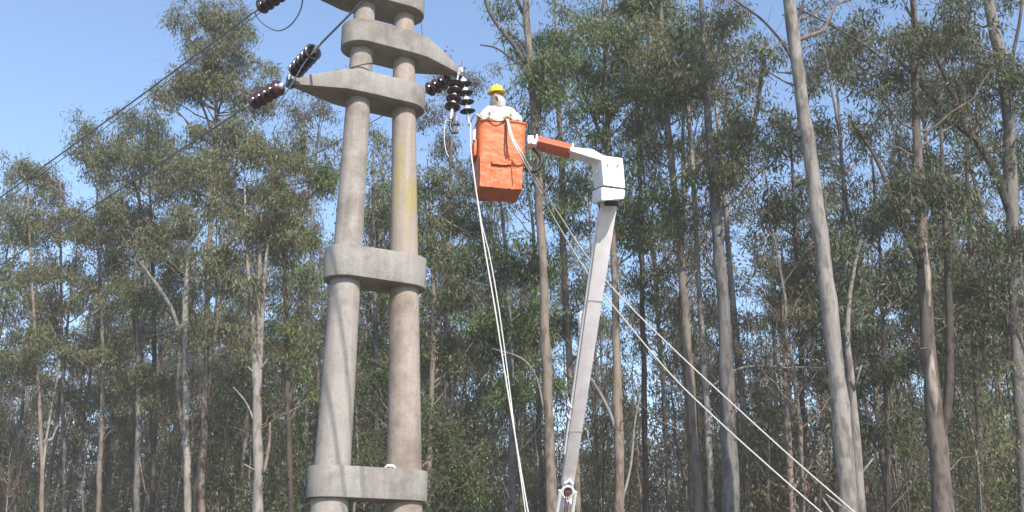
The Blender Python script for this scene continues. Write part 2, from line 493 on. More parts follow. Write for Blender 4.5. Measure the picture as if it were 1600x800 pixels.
def bez(pts, n=10):
    """smooth curve through points (Catmull-Rom)"""
    p = [Vector(q) for q in pts]; p = [2 * p[0] - p[1]] + p + [2 * p[-1] - p[-2]]; out = []
    for i in range(1, len(p) - 2):
        for k in range(n):
            t = k / n; a, b_, c, d = p[i - 1:i + 3]
            out.append(.5 * ((2 * b_) + (c - a) * t + (2 * a - 5 * b_ + 4 * c - d) * t * t + (3 * b_ - a - 3 * c + d) * t ** 3))
    out.append(p[-2]); return out


wire('jumper_cable', 'grey jumper loop hanging under the lower left arm tip insulators', 'cable', bez([A_end, P(399, 192, 14.3), P(412, 190, 14.1), P(436, 160, 13.8), P(458, 128, 13.4), P(476, 98, 13.1), B_end]), .011, M['wire_pale'])
wire('jumper_cable', 'dark jumper loop drooping against the sky at the top left', 'cable', bez([C_end, P(404, 30, 14.3), P(418, 42, 14.1), P(436, 48, 13.9), P(455, 38, 13.7), P(470, 14, 13.5), P(478, -25, 13.2), C2_end]), .011, M['wire'])
wire('hanging_cable', 'thin dark cable dropping beside the top crossbeam at right', 'cable', bez([P(661, 62, 14.9), P(658, 30, 14.9), P(662, 0, 14.9), P(664, -60, 14.9)]), .008, M['wire'])
wire('rope', 'short white tail of rope hanging from the tilted insulator string', 'rope', bez([D2 + Vector((0, 0, -.04)), P(696, 190, 14.6), P(694, 215, 14.6), P(697, 236, 14.6), P(701, 245, 14.6)]), .007, M['rope'])
wire('rope', 'long white rope dropping from the steep insulator string past the bucket', 'rope',
     bez([D1, P(735, 195, 14.35), P(736, 235, 14.2), P(743, 291, 14.15), P(756, 380, 14.15), P(773, 480, 14.1), P(790, 590, 14.1), P(808, 700, 14.0), P(826, 805, 14.0), P(850, 935, 14.0)]), .0105, M['rope'])
wire('rope', 'thinner second strand beside the long rope below the bucket', 'rope',
     bez([P(738.5, 262, 14.2), P(752, 345, 14.25), P(765, 400, 14.3), P(779, 480, 14.3), P(794, 590, 14.3), P(806, 690, 14.2), P(821, 800, 14.2), P(838, 935, 14.2)]), .0085, M['rope'])

# ------------------------------------------------------------------ bucket truck (boom, knuckle, bucket)
BYAW = rad(9)
BC = Vector((-.21, 14.84, 7.58)); BX = Vector((math.cos(BYAW), math.sin(BYAW), 0)); BY = Vector((-math.sin(BYAW), math.cos(BYAW), 0))


def BL(x, y, z): return BC + BX * x + BY * y + Vector((0, 0, z))


TR = Vector((1.3, 22.2, 0))
truck = thing('bucket_truck', 'white folding aerial lift boom carrying an orange covered bucket', 'bucket lift', TR)


def bucket_shell(h0, h1, wx0, wx1, wy0, wy1, rr, amp, seed, nz=34, ns=96, cxs=.02):
    rs = random.Random(seed); ph = [(rs.uniform(0, 6.28), rs.uniform(3, 9), rs.uniform(4, 13), rs.uniform(.3, 1)) for _ in range(9)]
    V = []; F = []
    for i in range(nz + 1):
        f = i / nz; z = h0 + (h1 - h0) * f
        wx = (wx0 + (wx1 - wx0) * f) / 2; wy = (wy0 + (wy1 - wy0) * f) / 2
        for j in range(ns):
            a = 2 * math.pi * j / ns
            ca, sa = math.cos(a), math.sin(a); e = 2 / rr
            x = wx * math.copysign(abs(ca) ** e, ca); y = wy * math.copysign(abs(sa) ** e, sa)
            d = sum(k * math.sin(p + q * (x * 1.3 - y) + r_ * z + 2 * math.sin(3 * x + p)) for p, q, r_, k in ph) / 4
            nrm = math.hypot(x, y); g = 1 + amp * d * math.sin(math.pi * min(1, f * 1.15 + .05)) / nrm
            zz = z + (.012 * math.sin(9 * a + 1) if i in (0, nz) else 0)
            V.append(tuple(BL(x * g + cxs * (f - .5), y * g, zz)))
    for i in range(nz):
        for j in range(ns):
            j2 = (j + 1) % ns; F.append((i * ns + j, i * ns + j2, (i + 1) * ns + j2, (i + 1) * ns + j))
    return V, F, ns, nz


bk = bpy.data.objects.new('bucket', None); COL.objects.link(bk); bk.parent = truck
V, F, ns, nz = bucket_shell(0, 1.09, .685, .775, .60, .66, 9, .011, 5)
F.append(tuple(range(ns - 1, -1, -1)))
b = MB().add(V, F)
V2, F2, _, _ = bucket_shell(.04, 1.10, .63, .72, .545, .605, 9, 0, 6)
b2 = MB().add(V2, F2); b2.F.append(tuple(range(ns - 1, -1, -1)))
b.build('cover', M['orange_vinyl'], bk, loc=TR, sharp=50); b2.build('liner', M['white_paint'], bk, loc=TR)
b = MB(); rim = [BL((.385) * math.copysign(abs(math.cos(a)) ** .22, math.cos(a)) + .01, .328 * math.copysign(abs(math.sin(a)) ** .22, math.sin(a)), 1.095 + .008 * math.sin(7 * a)) for a in np.linspace(0, 2 * math.pi, 65)]
b.tube(rim, .022, 8); b.build('rim', M['orange_vinyl'], bk, loc=TR)
# sewn-on lower apron, tool pocket flap and seams on the front of the cover
def FR(x, z, out=0): return BL(x + .02 * (z / 1.09 - .5), -(.30 + .03 * z / 1.09) - .012 - out, z)
def panel(name, rows, m, out=.012, th=.02, wob=.006, seed=1):
    """cloth panel: rows of (z, x0, x1)"""
    rs = random.Random(seed); nx_ = 14; Vf = []; Vb = []
    for z, x0, x1 in rows:
        for i in range(nx_ + 1):
            x = x0 + (x1 - x0) * i / nx_
            o_ = out + rs.uniform(-wob, wob) + .5 * wob * math.sin(x * 21 + z * 9)
            zz = z + .006 * math.sin(x * 17 + seed)
            Vf.append(FR(x, zz, o_)); Vb.append(FR(x, zz, o_ - th))
    n = len(rows); w_ = nx_ + 1; Fq = []
    for r_ in range(n - 1):
        for i in range(nx_):
            a = r_ * w_ + i; Fq.append((a, a + 1, a + w_ + 1, a + w_)); k = n * w_; Fq.append((k + a + w_, k + a + w_ + 1, k + a + 1, k + a))
    k = n * w_
    for i in range(nx_): Fq.append((k + i, k + i + 1, i + 1, i)); a = (n - 1) * w_ + i; Fq.append((a, a + 1, k + a + 1, k + a))
    for r_ in range(n - 1):
        a = r_ * w_; Fq.append((a, a + w_, k + a + w_, k + a)); a += nx_; Fq.append((k + a, k + a + w_, a + w_, a))
    return MB().add([tuple(v) for v in Vf + Vb], Fq).build(name, m, bk, loc=TR, sharp=50)


panel('lower_apron', [(z, -.325 - .02 * z, -.165 + .0 * z) for z in np.linspace(-.012, .50, 9)], M['orange_vinyl'], .012, .02, .006, 2)
panel('lower_apron', [(z, .155, .325 + .02 * z) for z in np.linspace(-.03, .46, 9)], M['orange_vinyl'], .010, .02, .006, 3)
panel('pocket', [(z, -.165, .155) for z in np.linspace(-.025, .335, 7)], M['orange_vinyl'], .018, .03, .007, 4)
panel('pocket_flap', [(z, -.15, .145) for z in (.345, .37, .40, .43)], M['orange_vinyl'], .060, .035, .006, 5)
b = MB(); b.tube([FR(.045, 1.08, .03), FR(.05, .9, .018), FR(.075, .72, .02), FR(.10, .5, .03), FR(.115, .42, .075)], .007, 5)
b.tube([FR(.15, .34, .02), FR(.165, .2, .014), FR(.185, .02, .016)], .006, 5)
b.build('seam_cord', plain('dark_cord', (.16, .05, .025), .8), bk, loc=TR)
b = MB(); b.tube([BL(-.41, -.22, 1.02), BL(-.425, -.25, .9), BL(-.425, -.24, .78)], [.024, .03, .026], 8); b.build('hand_strap', M['pink_sleeve'], bk, loc=TR)
b = MB(); b.box(BL(-.40, -.05, .68), (.05, .34, .28), Matrix.Rotation(BYAW, 3, 'Z')); b.build('side_pouch', M['orange_vinyl'], bk, bevel=.015, loc=TR)

# mounting bracket, hose, upper boom
m0 = P(829, 221, 14.95); m1 = P(842, 224, 15.0)
b = MB(); b.box(m0 + Vector((.0, .05, .01)), (.10, .22, .15)); b.tube([m0 + Vector((.05, -.13, -.06)), m0 + Vector((.05, .2, -.06))], .05, 12)
b.build('mounting_bracket', M['white_paint'], truck, bevel=.02, loc=TR)
b = MB(); b.tube(bez([P(834, 232, 15.0), P(842, 240, 14.95), P(846, 250, 14.9), P(842, 262, 14.9), P(832, 268, 14.9), P(822, 264, 15.0)]), .038, 10)
b.build('leveling_hose', M['black_rubber'], truck, loc=TR)
UA = P(836, 222.5, 15.0); UB = P(893, 237, 15.15); UK = P(952, 262, 15.15)
NV = Vector((-.20, -.58, -.79)).normalized()
def section(p0, p1, a0, b0, a1, b1, nrm):
    """box along p0-p1; nrm = direction of the face turned to the viewer"""
    t = (p1 - p0).normalized(); n_ = (nrm - t * nrm.dot(t)).normalized(); m_ = t.cross(n_).normalized()
    q0 = [p0 + n_ * a0 * sx + m_ * b0 * sy for sx, sy in ((-1, -1), (1, -1), (1, 1), (-1, 1))]
    q1 = [p1 + n_ * a1 * sx + m_ * b1 * sy for sx, sy in ((-1, -1), (1, -1), (1, 1), (-1, 1))]
    return q0, q1
b = MB(); b.hexa(*section(UA, UB, .085, .092, .085, .098, NV)); b.build('fibreglass_boom', M['red_fibre'], truck, bevel=.02, loc=TR)
ux = (UB - UA)
for f in (.0, .985):
    b = MB(); c0 = UA + ux * f; b.hexa(*section(c0 - ux * .02, c0 + ux * .025, .095, .102, .095, .108, NV)); b.build('boom_collar', M['white_paint'], truck, bevel=.01, loc=TR)
for f in (.33, .64):
    b = MB(); c0 = UA + ux * f; b.hexa(*section(c0 - ux * .004, c0 + ux * .004, .087, .094, .087, .100, NV)); b.build('fibre_joint', plain('joint_line', (.62, .30, .24), .6), truck, loc=TR)
YF = 14.55
back = P(925, 258, 15.05) - P(940, 251, 14.55)
# elbow: one casting, a slim lit edge that widens into the white front of the knuckle, grey cheeks behind
KF = [P(891, 229, 14.98), P(926, 233, 14.78), P(944, 243, 14.68), P(973, 247, 14.60), P(977, 294, 14.55), P(943, 289, 14.50), P(939.5, 251, 14.60), P(891, 236, 14.95)]
b = MB().prism(KF, [k + back for k in KF]); b.build('knuckle_casting', M['white_paint'], truck, bevel=.016, seg=3, loc=TR, sharp=30)
b = MB(); b.tube([KF[3] + back * .5 + Vector((-.01, 0, -.12)), KF[3] + back * .5 + Vector((.025, 0, -.12))], .07, 16); b.build('pivot_cap', M['white_paint'], truck, bevel=.006, loc=TR)
K2 = [P(940, 292, YF - .04), P(977.5, 296, YF + .03), P(976, 311, YF + .0), P(940, 314, YF - .08)]
b = MB(); b.hexa(K2, [k + back for k in K2]); b.build('knuckle_cover', M['white_paint'], truck, bevel=.035, seg=3, loc=TR)
for px, py in ((931, 257), (934, 271)):
    b = MB(); c0 = P(px, py, 14.86); b.tube([c0 + Vector((.05, 0, 0)), c0 + Vector((-.04, -.02, 0))], .028, 10); b.build('pivot_pin', M['white_paint'], truck, bevel=.006, loc=TR)
b = MB(); c0 = P(939, 305, 14.75); b.tube([c0 + Vector((.02, 0, 0)), c0 + Vector((-.05, -.03, 0))], .04, 12); b.build('pivot_pin', M['white_paint'], truck, bevel=.008, loc=TR)
b = MB(); c0 = P(955, 318, 14.62); b.box(c0, (.21, .06, .055), Matrix.Rotation(rad(-35), 3, 'X')); b.build('dark_plate', plain('plate_navy', (.02, .022, .05), .4), truck, bevel=.006, loc=TR)

for px, py in ((950, 258), (966, 257), (951, 281), (969, 284)):          # bolt heads on the casting
    b = MB(); c0 = P(px, py, 14.60); b.lathe([(.001, .05), (.014, .05), (.016, .03), (.016, -.05)], c0, (.05, -1, .15), 8); b.build('bolt', M['galvanised'], truck, loc=TR)
b = MB(); b.tube(bez([P(938, 300, 14.7), P(934, 312, 14.75), P(938, 330, 14.9), P(936, 352, 15.0)]), .012, 6); b.build('hydraulic_hose', M['black_rubber'], truck, loc=TR)
# lower boom, leaning towards the viewer from the truck behind
L0 = P(886, 758, 17.5); L1 = P(951, 312, 14.85)
NL = Vector((0.06, -.80, -.60)).normalized()
b = MB(); b.hexa(*section(L0, L1, .088, .10, .115, .128, NL)); lb = b.build('lower_boom', M['boom_paint_bounce_tint'], truck, bevel=.022, loc=TR)
ld = (L1 - L0); lt = ld.normalized(); ln = (NL - lt * NL.dot(lt)).normalized(); lm = lt.cross(ln).normalized()
if lm.x > 0: lm = -lm                                    # lm points to the left of the picture
def LP(f, left=0, out=0): return L0 + ld * f + lm * left + ln * out
b = MB(); b.tube([LP(f, .142 - .012 * (1 - f), .055) for f in np.linspace(.12, .93, 12)], .022, 8); b.build('sun_edge_tube', M['white_paint'], lb, loc=TR)  # white tube added to imitate the sunlit strip on the boom's left edge
for f in (.205, .665):
    b = MB(); b.hexa(*section(LP(f), LP(f + .006), .091 + .026 * f, .103 + .027 * f, .091 + .026 * f, .103 + .027 * f, NL)); b.build('weld_band', plain('band_grey', (.42, .41, .40), .6), lb, loc=TR)
b = MB(); b.tube([LP(.555, .15, .02), LP(.60, .19, .02), LP(.618, .19, .02)], [.03, .035, .035], 10); b.tube([LP(.618, .19, .02), LP(.622, .13, .02)], .035, 10)
b.build('lug', M['white_paint'], lb, bevel=.006, loc=TR)
for f in (.25, .29):
    b = MB(); b.tube(bez([LP(f, .12, .08), LP(f + .01, .17, .06), LP(f + .02, .17, .0)]), .012, 6); b.build('hose_hook', M['white_paint'], lb, loc=TR)
# clevis with a round eye at the foot of the boom
b = MB(); e0 = LP(-.012, 0, .13)
yy, zz_ = ln, lt
ring = []
for a in np.linspace(0, 2 * math.pi, 25): ring.append(e0 + lm * .092 * math.cos(a) + lt * .11 * math.sin(a))
b.tube(ring, .026, 8)
b.tube([e0 + lm * .125 + lt * .02, e0 + lm * .135 - lt * .62], .035, 8); b.tube([e0 - lm * .125 + lt * .02, e0 - lm * .135 - lt * .62], .035, 8)
b.box(e0 - lt * .62, (.46, .12, .12)); b.tube([e0 + lm * .06 + lt * .15, e0 + lt * .22, e0 - lm * .06 + lt * .15], .03, 8)
b.build('clevis', M['white_paint'], truck, bevel=.0, loc=TR)
b = MB(); b.lathe([(.001, .0), (.10, .0), (.10, -.06), (.001, -.06)], e0 + ln * .01, ln, 20); b.build('eye_shade_disc', M['dark_metal'], truck, loc=TR)  # solid dark disc stands in for the shade inside the eye
b = MB()
for k in range(3): b.tube(bez([e0 + lm * (.03 * k - .03) + ln * .03 + lt * .05, e0 + lm * (.03 * k - .03) + ln * .07 - lt * .05, e0 + lm * (.02 * k - .03) + ln * .06 - lt * .5]), .008, 6)
b.build('hydraulic_hose', plain('hose_red', (.20, .06, .05), .5), truck, loc=TR)
# lower link, turret and truck below the picture
b = MB(); g0 = LP(-.06); g1 = Vector((1.12, 22.2, 2.2)); b.hexa(*section(g1, g0, .12, .14, .11, .13, Vector((0, -.7, -.7)))); b.build('lift_link', M['boom_paint_bounce_tint'], truck, bevel=.02, loc=TR)
b = MB(); b.tube([(1.3, 22.2, 1.1), (1.3, 22.2, 1.5), (1.3, 22.2, 1.55), (1.3, 22.2, 2.0), (1.3, 22.2, 2.3)], [.42, .42, .32, .28, .22], 20); b.build('turret', M['white_paint'], truck, loc=TR)
b = MB(); b.box((2.9, 22.2, .78), (7.4, .85, .24)); b.build('chassis', M['dark_metal'], truck, bevel=.02, loc=TR)
b = MB(); b.box((1.35, 22.2, 1.01), (4.1, 2.3, .2)); b.box((1.35, 21.1, 1.25), (4.1, .06, .28)); b.box((1.35, 23.3, 1.25), (4.1, .06, .28)); b.build('flatbed', M['white_paint'], truck, bevel=.015, loc=TR)
cabp = [(4.0, .7), (6.6, .7), (6.62, 1.5), (6.25, 2.55), (6.0, 2.68), (4.2, 2.68), (4.0, 2.5)]
b = MB().prism([Vector((x, 21.15, z)) for x, z in cabp], [Vector((x, 23.25, z)) for x, z in cabp]); b.build('cab', M['white_paint'], truck, bevel=.05, seg=3, loc=TR)
for y in (21.145, 23.255):
    b = MB().prism([Vector((x, y - .008, z)) for x, z in ((4.5, 1.65), (6.3, 1.65), (6.05, 2.4), (4.5, 2.4))], [Vector((x, y + .008, z)) for x, z in ((4.5, 1.65), (6.3, 1.65), (6.05, 2.4), (4.5, 2.4))]); b.build('side_window', M['glass_dark'], truck, loc=TR)
b = MB().hexa([(6.61, 21.35, 1.62), (6.61, 23.05, 1.62), (6.31, 23.0, 2.45), (6.31, 21.4, 2.45)], [(6.58, 21.35, 1.60), (6.58, 23.05, 1.60), (6.28, 23.0, 2.43), (6.28, 21.4, 2.43)]); b.build('windscreen', M['glass_dark'], truck, loc=TR)
for x in (.1, 5.3):
    for y, d in ((21.25, 1), (23.15, -1)):
        wv = MB().lathe([(.30, -.13), (.46, -.13), (.50, -.09), (.50, .09), (.46, .13), (.30, .13), (.30, -.13)], (x, y, .5), (0, 1, 0), 28, cap=False).build('wheel', M['black_rubber'], truck, loc=TR)
        MB().lathe([(.01, -.06), (.14, -.08), (.18, -.03), (.30, -.10), (.30, .08), (.01, .08)], (x, y, .5), (0, d, 0), 24).build('rim', M['galvanised'], wv, loc=TR)
for x in (-.55, 3.2):
    for y in (20.7, 23.7):
        b = MB(); b.box((x, (y + 22.2) / 2, .85), (.16, abs(y - 22.2), .14)); b.box((x, y, .45), (.14, .14, .9)); b.box((x, y, .02), (.45, .45, .05)); b.build('outrigger', M['white_paint'], truck, bevel=.008, loc=TR)

# hand line from the worker to the right, passing behind the boom
HAND = BL(.085, -.36, 1.13)
wire('rope', 'upper of two white ropes sloping from the bucket to the lower right', 'rope',
     bez([HAND, P(802, 216, 14.36), P(819, 246, 14.46), P(840, 283, 15.3), P(880, 345, 16.9), P(915, 398, 17.6), P(968, 462, 18.4), P(1055, 548, 19.2), P(1150, 636, 19.8), P(1245, 722, 20.2), P(1336, 801, 20.5), P(1500, 945, 21)]), .0135, M['rope'])
wire('rope', 'lower of two white ropes sloping from the bucket to the lower right', 'rope',
     bez([HAND + Vector((-.01, -.01, -.01)), P(799, 216, 14.34), P(815, 247, 14.44), P(832, 277, 15.0), P(868, 345, 16.6), P(919, 428, 17.6), P(968, 490, 18.2), P(1048, 585, 18.9), P(1125, 660, 19.4), P(1205, 732, 19.8), P(1284, 801, 20.1), P(1450, 945, 20.6)]), .0135, M['rope'])
wire('rope', 'loose rope loop draped along the bucket rim under the hands', 'rope',
     bez([D1 + Vector((0, 0, -.02)), BL(-.43, -.37, 1.16), BL(-.33, -.40, 1.10), BL(-.22, -.38, 1.13), BL(-.08, -.40, 1.07), HAND]), .011, M['rope'])

# ------------------------------------------------------------------ line worker
person = thing('person', 'worker in yellow hard hat and white jacket leaning over the bucket rim', 'person', BL(0, 0, .045))
PLc = Vector(person.location)


def skinned(name, joints, edges, m, parent, root=0, sub=2, off=PLc):
    me = bpy.data.meshes.new(name)
    me.from_pydata([tuple(BL(*j[:3]) + Vector((0, 0, .045)) - off) for j in joints], edges, [])
    o = bpy.data.objects.new(name, me); COL.objects.link(o); o.parent = parent
    sk = o.modifiers.new('skin', 'SKIN'); sk.use_smooth_shade = True
    for i, j in enumerate(joints):
        r = j[3]; r = r if isinstance(r, tuple) else (r, r)
        me.skin_vertices[0].data[i].radius = r; me.skin_vertices[0].data[i].use_root = (i == root)
    s_ = o.modifiers.new('subdivision', 'SUBSURF'); s_.levels = sub; s_.render_levels = sub
    me.materials.append(m); return o


SL, SR = (-.175, .01, 1.40), (.20, .03, 1.40)
EL, ER = (-.295, -.06, 1.17), (.315, -.12, 1.18)
WL, WR = (-.345, -.27, 1.12), (.150, -.31, 1.12)
body = [(0, .10, .95, (.15, .11)), (0, .09, 1.14, (.135, .10)), (0.01, .05, 1.32, (.16, .11)), (0, .02, 1.45, .062), (-.03, -.005, 1.55, .068), (-.04, -.02, 1.63, (.078, .092)), (-.04, -.01, 1.71, (.07, .085)),
        (*SL, .062), (*EL, .043), (*WL, .030), (-.36, -.335, 1.105, (.034, .02)), (*SR, .062), (*ER, .043), (*WR, .030), (.09, -.345, 1.10, (.034, .02)),
        (-.1, .10, .88, .088), (-.11, .02, .48, .06), (-.11, .09, .10, .042), (-.13, -.08, .05, .035), (.1, .10, .88, .088), (.11, .02, .48, .06), (.11, .09, .10, .042), (.13, -.08, .05, .035), (-.085, -.105, 1.605, .016)]
be = [(0, 1), (1, 2), (2, 3), (3, 4), (4, 5), (5, 6), (2, 7), (7, 8), (8, 9), (9, 10), (2, 11), (11, 12), (12, 13), (13, 14), (0, 15), (15, 16), (16, 17), (17, 18), (0, 19), (19, 20), (20, 21), (21, 22), (5, 23)]
bo = skinned('body', body, be, M['skin'], person)
# eyes
for dx in (-.102, -.045):
    MB().lathe([(.001, -.012), (.009, -.008), (.012, 0), (.009, .008), (.001, .012)], BL(dx, -.095 if dx > -.08 else -.075, 1.675), (-.4, -.9, 0), 10).build('eye', M['glass_dark'], bo, loc=PLc)
jk = [(0, .10, .92, (.17, .135)), (0, .09, 1.14, (.165, .13)), (0.01, .05, 1.33, (.19, .135)), (0, .02, 1.445, (.10, .095)),
      ((SL[0]), SL[1], SL[2], .088), (-.245, -.02, 1.28, .072), (*EL, .068), (-.325, -.17, 1.14, .056), (*WL, .044), (SR[0], SR[1], SR[2], .088), (.27, -.04, 1.29, .075), (*ER, .070), (.235, -.24, 1.15, .058), (*WR, .046)]
je = [(0, 1), (1, 2), (2, 3), (2, 4), (4, 5), (5, 6), (6, 7), (7, 8), (2, 9), (9, 10), (10, 11), (11, 12), (12, 13)]
jo = skinned('jacket', jk, je, M['white_cloth'], person, sub=3)
tx = bpy.data.textures.new('cloth_folds', 'CLOUDS'); tx.noise_scale = .09
dm = jo.modifiers.new('folds', 'DISPLACE'); dm.texture = tx; dm.strength = .06; dm.texture_coords = 'LOCAL'
skinned('trousers', [(0, .10, .96, (.165, .125)), (-.1, .10, .86, .105), (-.11, .02, .48, .078), (-.11, .09, .13, .066), (.1, .10, .86, .105), (.11, .02, .48, .078), (.11, .09, .13, .066)], [(0, 1), (1, 2), (2, 3), (0, 4), (4, 5), (5, 6)], M['blue_cloth'], person)
for s_ in (-1, 1): skinned('boot', [(s_ * .11, .10, .16, .058), (s_ * .11, .10, .05, .05), (s_ * .13, -.04, .045, .05), (s_ * .135, -.10, .035, .036)], [(0, 1), (1, 2), (2, 3)], M['boot'], person)
# cloth hood covering neck, ears and lower face
sk_ = skinned('face_cloth', [(.0, .02, 1.42, (.150, .125)), (-.015, .008, 1.495, (.128, .115)), (-.038, -.022, 1.57, (.112, .115)), (-.036, .03, 1.635, (.100, .085)), (-.075, -.105, 1.565, .045)], [(0, 1), (1, 2), (2, 3), (2, 4)], M['grey_cloth'], person)
d2 = sk_.modifiers.new('folds', 'DISPLACE'); d2.texture = tx; d2.strength = .04; d2.texture_coords = 'LOCAL'
# hard hat
hc = BL(-.04, -.015, 1.755); hax = Vector((-.10, -.16, 1))
hat = MB().lathe([(.150, -.006), (.152, .0), (.125, .012), (.116, .035), (.108, .065), (.090, .096), (.060, .117), (.025, .126), (.002, .128)], hc, hax, 28)
hat.lathe([(.146, -.004), (.118, .004), (.108, .030), (.05, .09), (.002, .10)], hc, hax, 24, cap=False)
hat.build('hard_hat', M['yellow_plastic'], person, loc=PLc, sharp=60)
b = MB(); q = Vector((0, 0, 1)).rotation_difference(hax.normalized())
b.tube([hc + q @ Vector((.012 * 0, r, z + .006)) for r, z in ((-.118, .03), (-.108, .066), (-.088, .098), (-.05, .121), (0, .130), (.05, .121), (.088, .098), (.112, .05))], .012, 6); b.build('hat_ridge', M['yellow_plastic'], person, loc=PLc)
# gloves with five fingers closed on the ropes and rim
def glove(wr, palm, fwd, up, side):
    J = [(*wr, .036), (*palm, (.040, .026))]; E = [(0, 1)]
    pv, fv, uv, sv = Vector(palm), Vector(fwd).normalized(), Vector(up).normalized(), Vector(side).normalized()
    for k, (off, ln_) in enumerate(((-.033, .070), (-.012, .082), (.011, .078), (.032, .062))):
        a = pv + sv * off + fv * .03; b_ = a + fv * ln_ * .55; c = b_ + fv * ln_ * .12 - uv * ln_ * .45; d = c - fv * ln_ * .28 - uv * ln_ * .12
        i = len(J); J += [(*a, .0125), (*b_, .0115), (*c, .0105), (*d, .009)]; E += [(1, i), (i, i + 1), (i + 1, i + 2), (i + 2, i + 3)]
    a = pv - sv * .045 - fv * .012; b_ = a - sv * .018 + fv * .028 - uv * .018; c = b_ + fv * .022 - uv * .022 + sv * .008
    i = len(J); J += [(*a, .0145), (*b_, .013), (*c, .011)]; E += [(1, i), (i, i + 1), (i + 1, i + 2)]
    return skinned('glove', J, E, M['leather'], person)


glove(WR, (.095, -.345, 1.115), (-.75, -.5, -.1), (.1, -.1, 1), (.45, -.85, 0))
glove(WL, (-.362, -.335, 1.11), (-.2, -1, -.15), (0, -.1, 1), (-.95, .2, 0))

# ------------------------------------------------------------------ trees
def leaves(rng, centers, per, spread, L=(.11, .20), W=.021, droop=1.0):
    """hanging lance-shaped leaves scattered round cluster centres -> (n,4,3)"""
    c = np.repeat(np.asarray(centers, float), per, axis=0); n = len(c)
    off = rng.normal(0, 1, (n, 3)) * np.array([spread, spread, spread * .8])
    off[:, 2] -= np.abs(rng.normal(0, .12, n))
    p = c + off
    a = rng.normal(0, 1, (n, 3)) * .62; a[:, 2] -= droop; a /= np.linalg.norm(a, axis=1)[:, None]
    s = np.cross(a, rng.normal(0, 1, (n, 3))); s /= np.linalg.norm(s, axis=1)[:, None] + 1e-9
    l = rng.uniform(L[0], L[1], n)[:, None]; wd = W * rng.uniform(.7, 1.35, n)[:, None]
    bend = np.cross(a, s) * l * rng.uniform(-.18, .18, n)[:, None]
    return np.stack([p, p + a * l * .45 + s * wd + bend, p + a * l, p + a * l * .45 - s * wd + bend], axis=1)


def limb_curve(a, b_, rng, n=5, wob=.055, rise=.25):
    a, b_ = np.asarray(a, float), np.asarray(b_, float); L = np.linalg.norm(b_ - a)
    t = np.linspace(0, 1, n)[:, None]; p = a + (b_ - a) * t
    p[:, 2] += -rise * L * (t[:, 0] * (1 - t[:, 0]))
    p[1:-1] += rng.normal(0, wob * L * .35, (n - 2, 3)); return p


def grow(rng, trunk, centers, mb, nprim=None, rscale=1.0, low=.55):
    """limbs from the trunk polyline (k,4: x y z r) out to the leaf cluster centres"""
    C = np.asarray(centers, float)
    if not len(C): return
    nprim = nprim or max(3, len(C) // 6)
    idx = rng.choice(len(C), min(nprim, len(C)), replace=False); prim = []
    for i in idx:
        c = C[i]
        h = np.hypot(trunk[:, 0] - c[0], trunk[:, 1] - c[1]); hd = h.min()
        za = min(c[2] - .3 - hd * rng.uniform(low, 1.25), trunk[-1, 2] - .1)
        za = max(za, trunk[0, 2] + .3 * (trunk[-1, 2] - trunk[0, 2]))
        k = np.interp(za, trunk[:, 2], np.arange(len(trunk))); a = np.array([np.interp(k, np.arange(len(trunk)), trunk[:, q]) for q in range(4)])
        cur = limb_curve(a[:3], c, rng, 6); L = np.linalg.norm(c - a[:3])
        r0 = min(a[3] * .6, .012 + .011 * L) * rscale
        mb.tube(cur, np.linspace(r0, .007, 6), 5, caps=False); prim.append(cur)
    PP = np.concatenate([p[2:] for p in prim])
    for i in range(len(C)):
        if i in idx: continue
        d = np.linalg.norm(PP - C[i], axis=1) + np.maximum(0, PP[:, 2] - C[i][2]) * .8
        q = PP[np.argmin(d)]
        mb.tube(limb_curve(q, C[i], rng, 4, .14), np.linspace(.011 * rscale, .005, 4), 3, caps=False)


def twigs(rng, centers, mb, per=3, L=.45):
    for c in centers:
        for _ in range(per):
            e = np.asarray(c) + rng.normal(0, L * .6, 3); mb.tube([c, (np.asarray(c) + e) / 2 + rng.normal(0, .04, 3), e], [.006, .005, .003], 3, caps=False)


def blob_points(rng, blobs, Y):
    out = []
    for px, py, rx, ry, n in blobs:
        n = int(n * 1.12)
        c = P(px, py, Y); s = depth(c) / 1600
        k = 0
        for _ in range(n):
            if k == 0:
                while True:
                    q = rng.uniform(-1, 1, 3)
                    if .12 < q @ q < 1: break
                k = int(rng.integers(3, 7)); q = q * rng.choice([1, 1, 1, 1.4]); q0 = np.array([c.x + q[0] * rx * s, c.y + q[1] * max(rx, ry * .6) * s, c.z + q[2] * ry * s])
            k -= 1; out.append(tuple(q0 + rng.normal(0, 1, 3) * np.array([.34, .34, .20])))
    return out


TREES = []
GROUP = 'eucalyptus trees of the stand'
BARE = {}


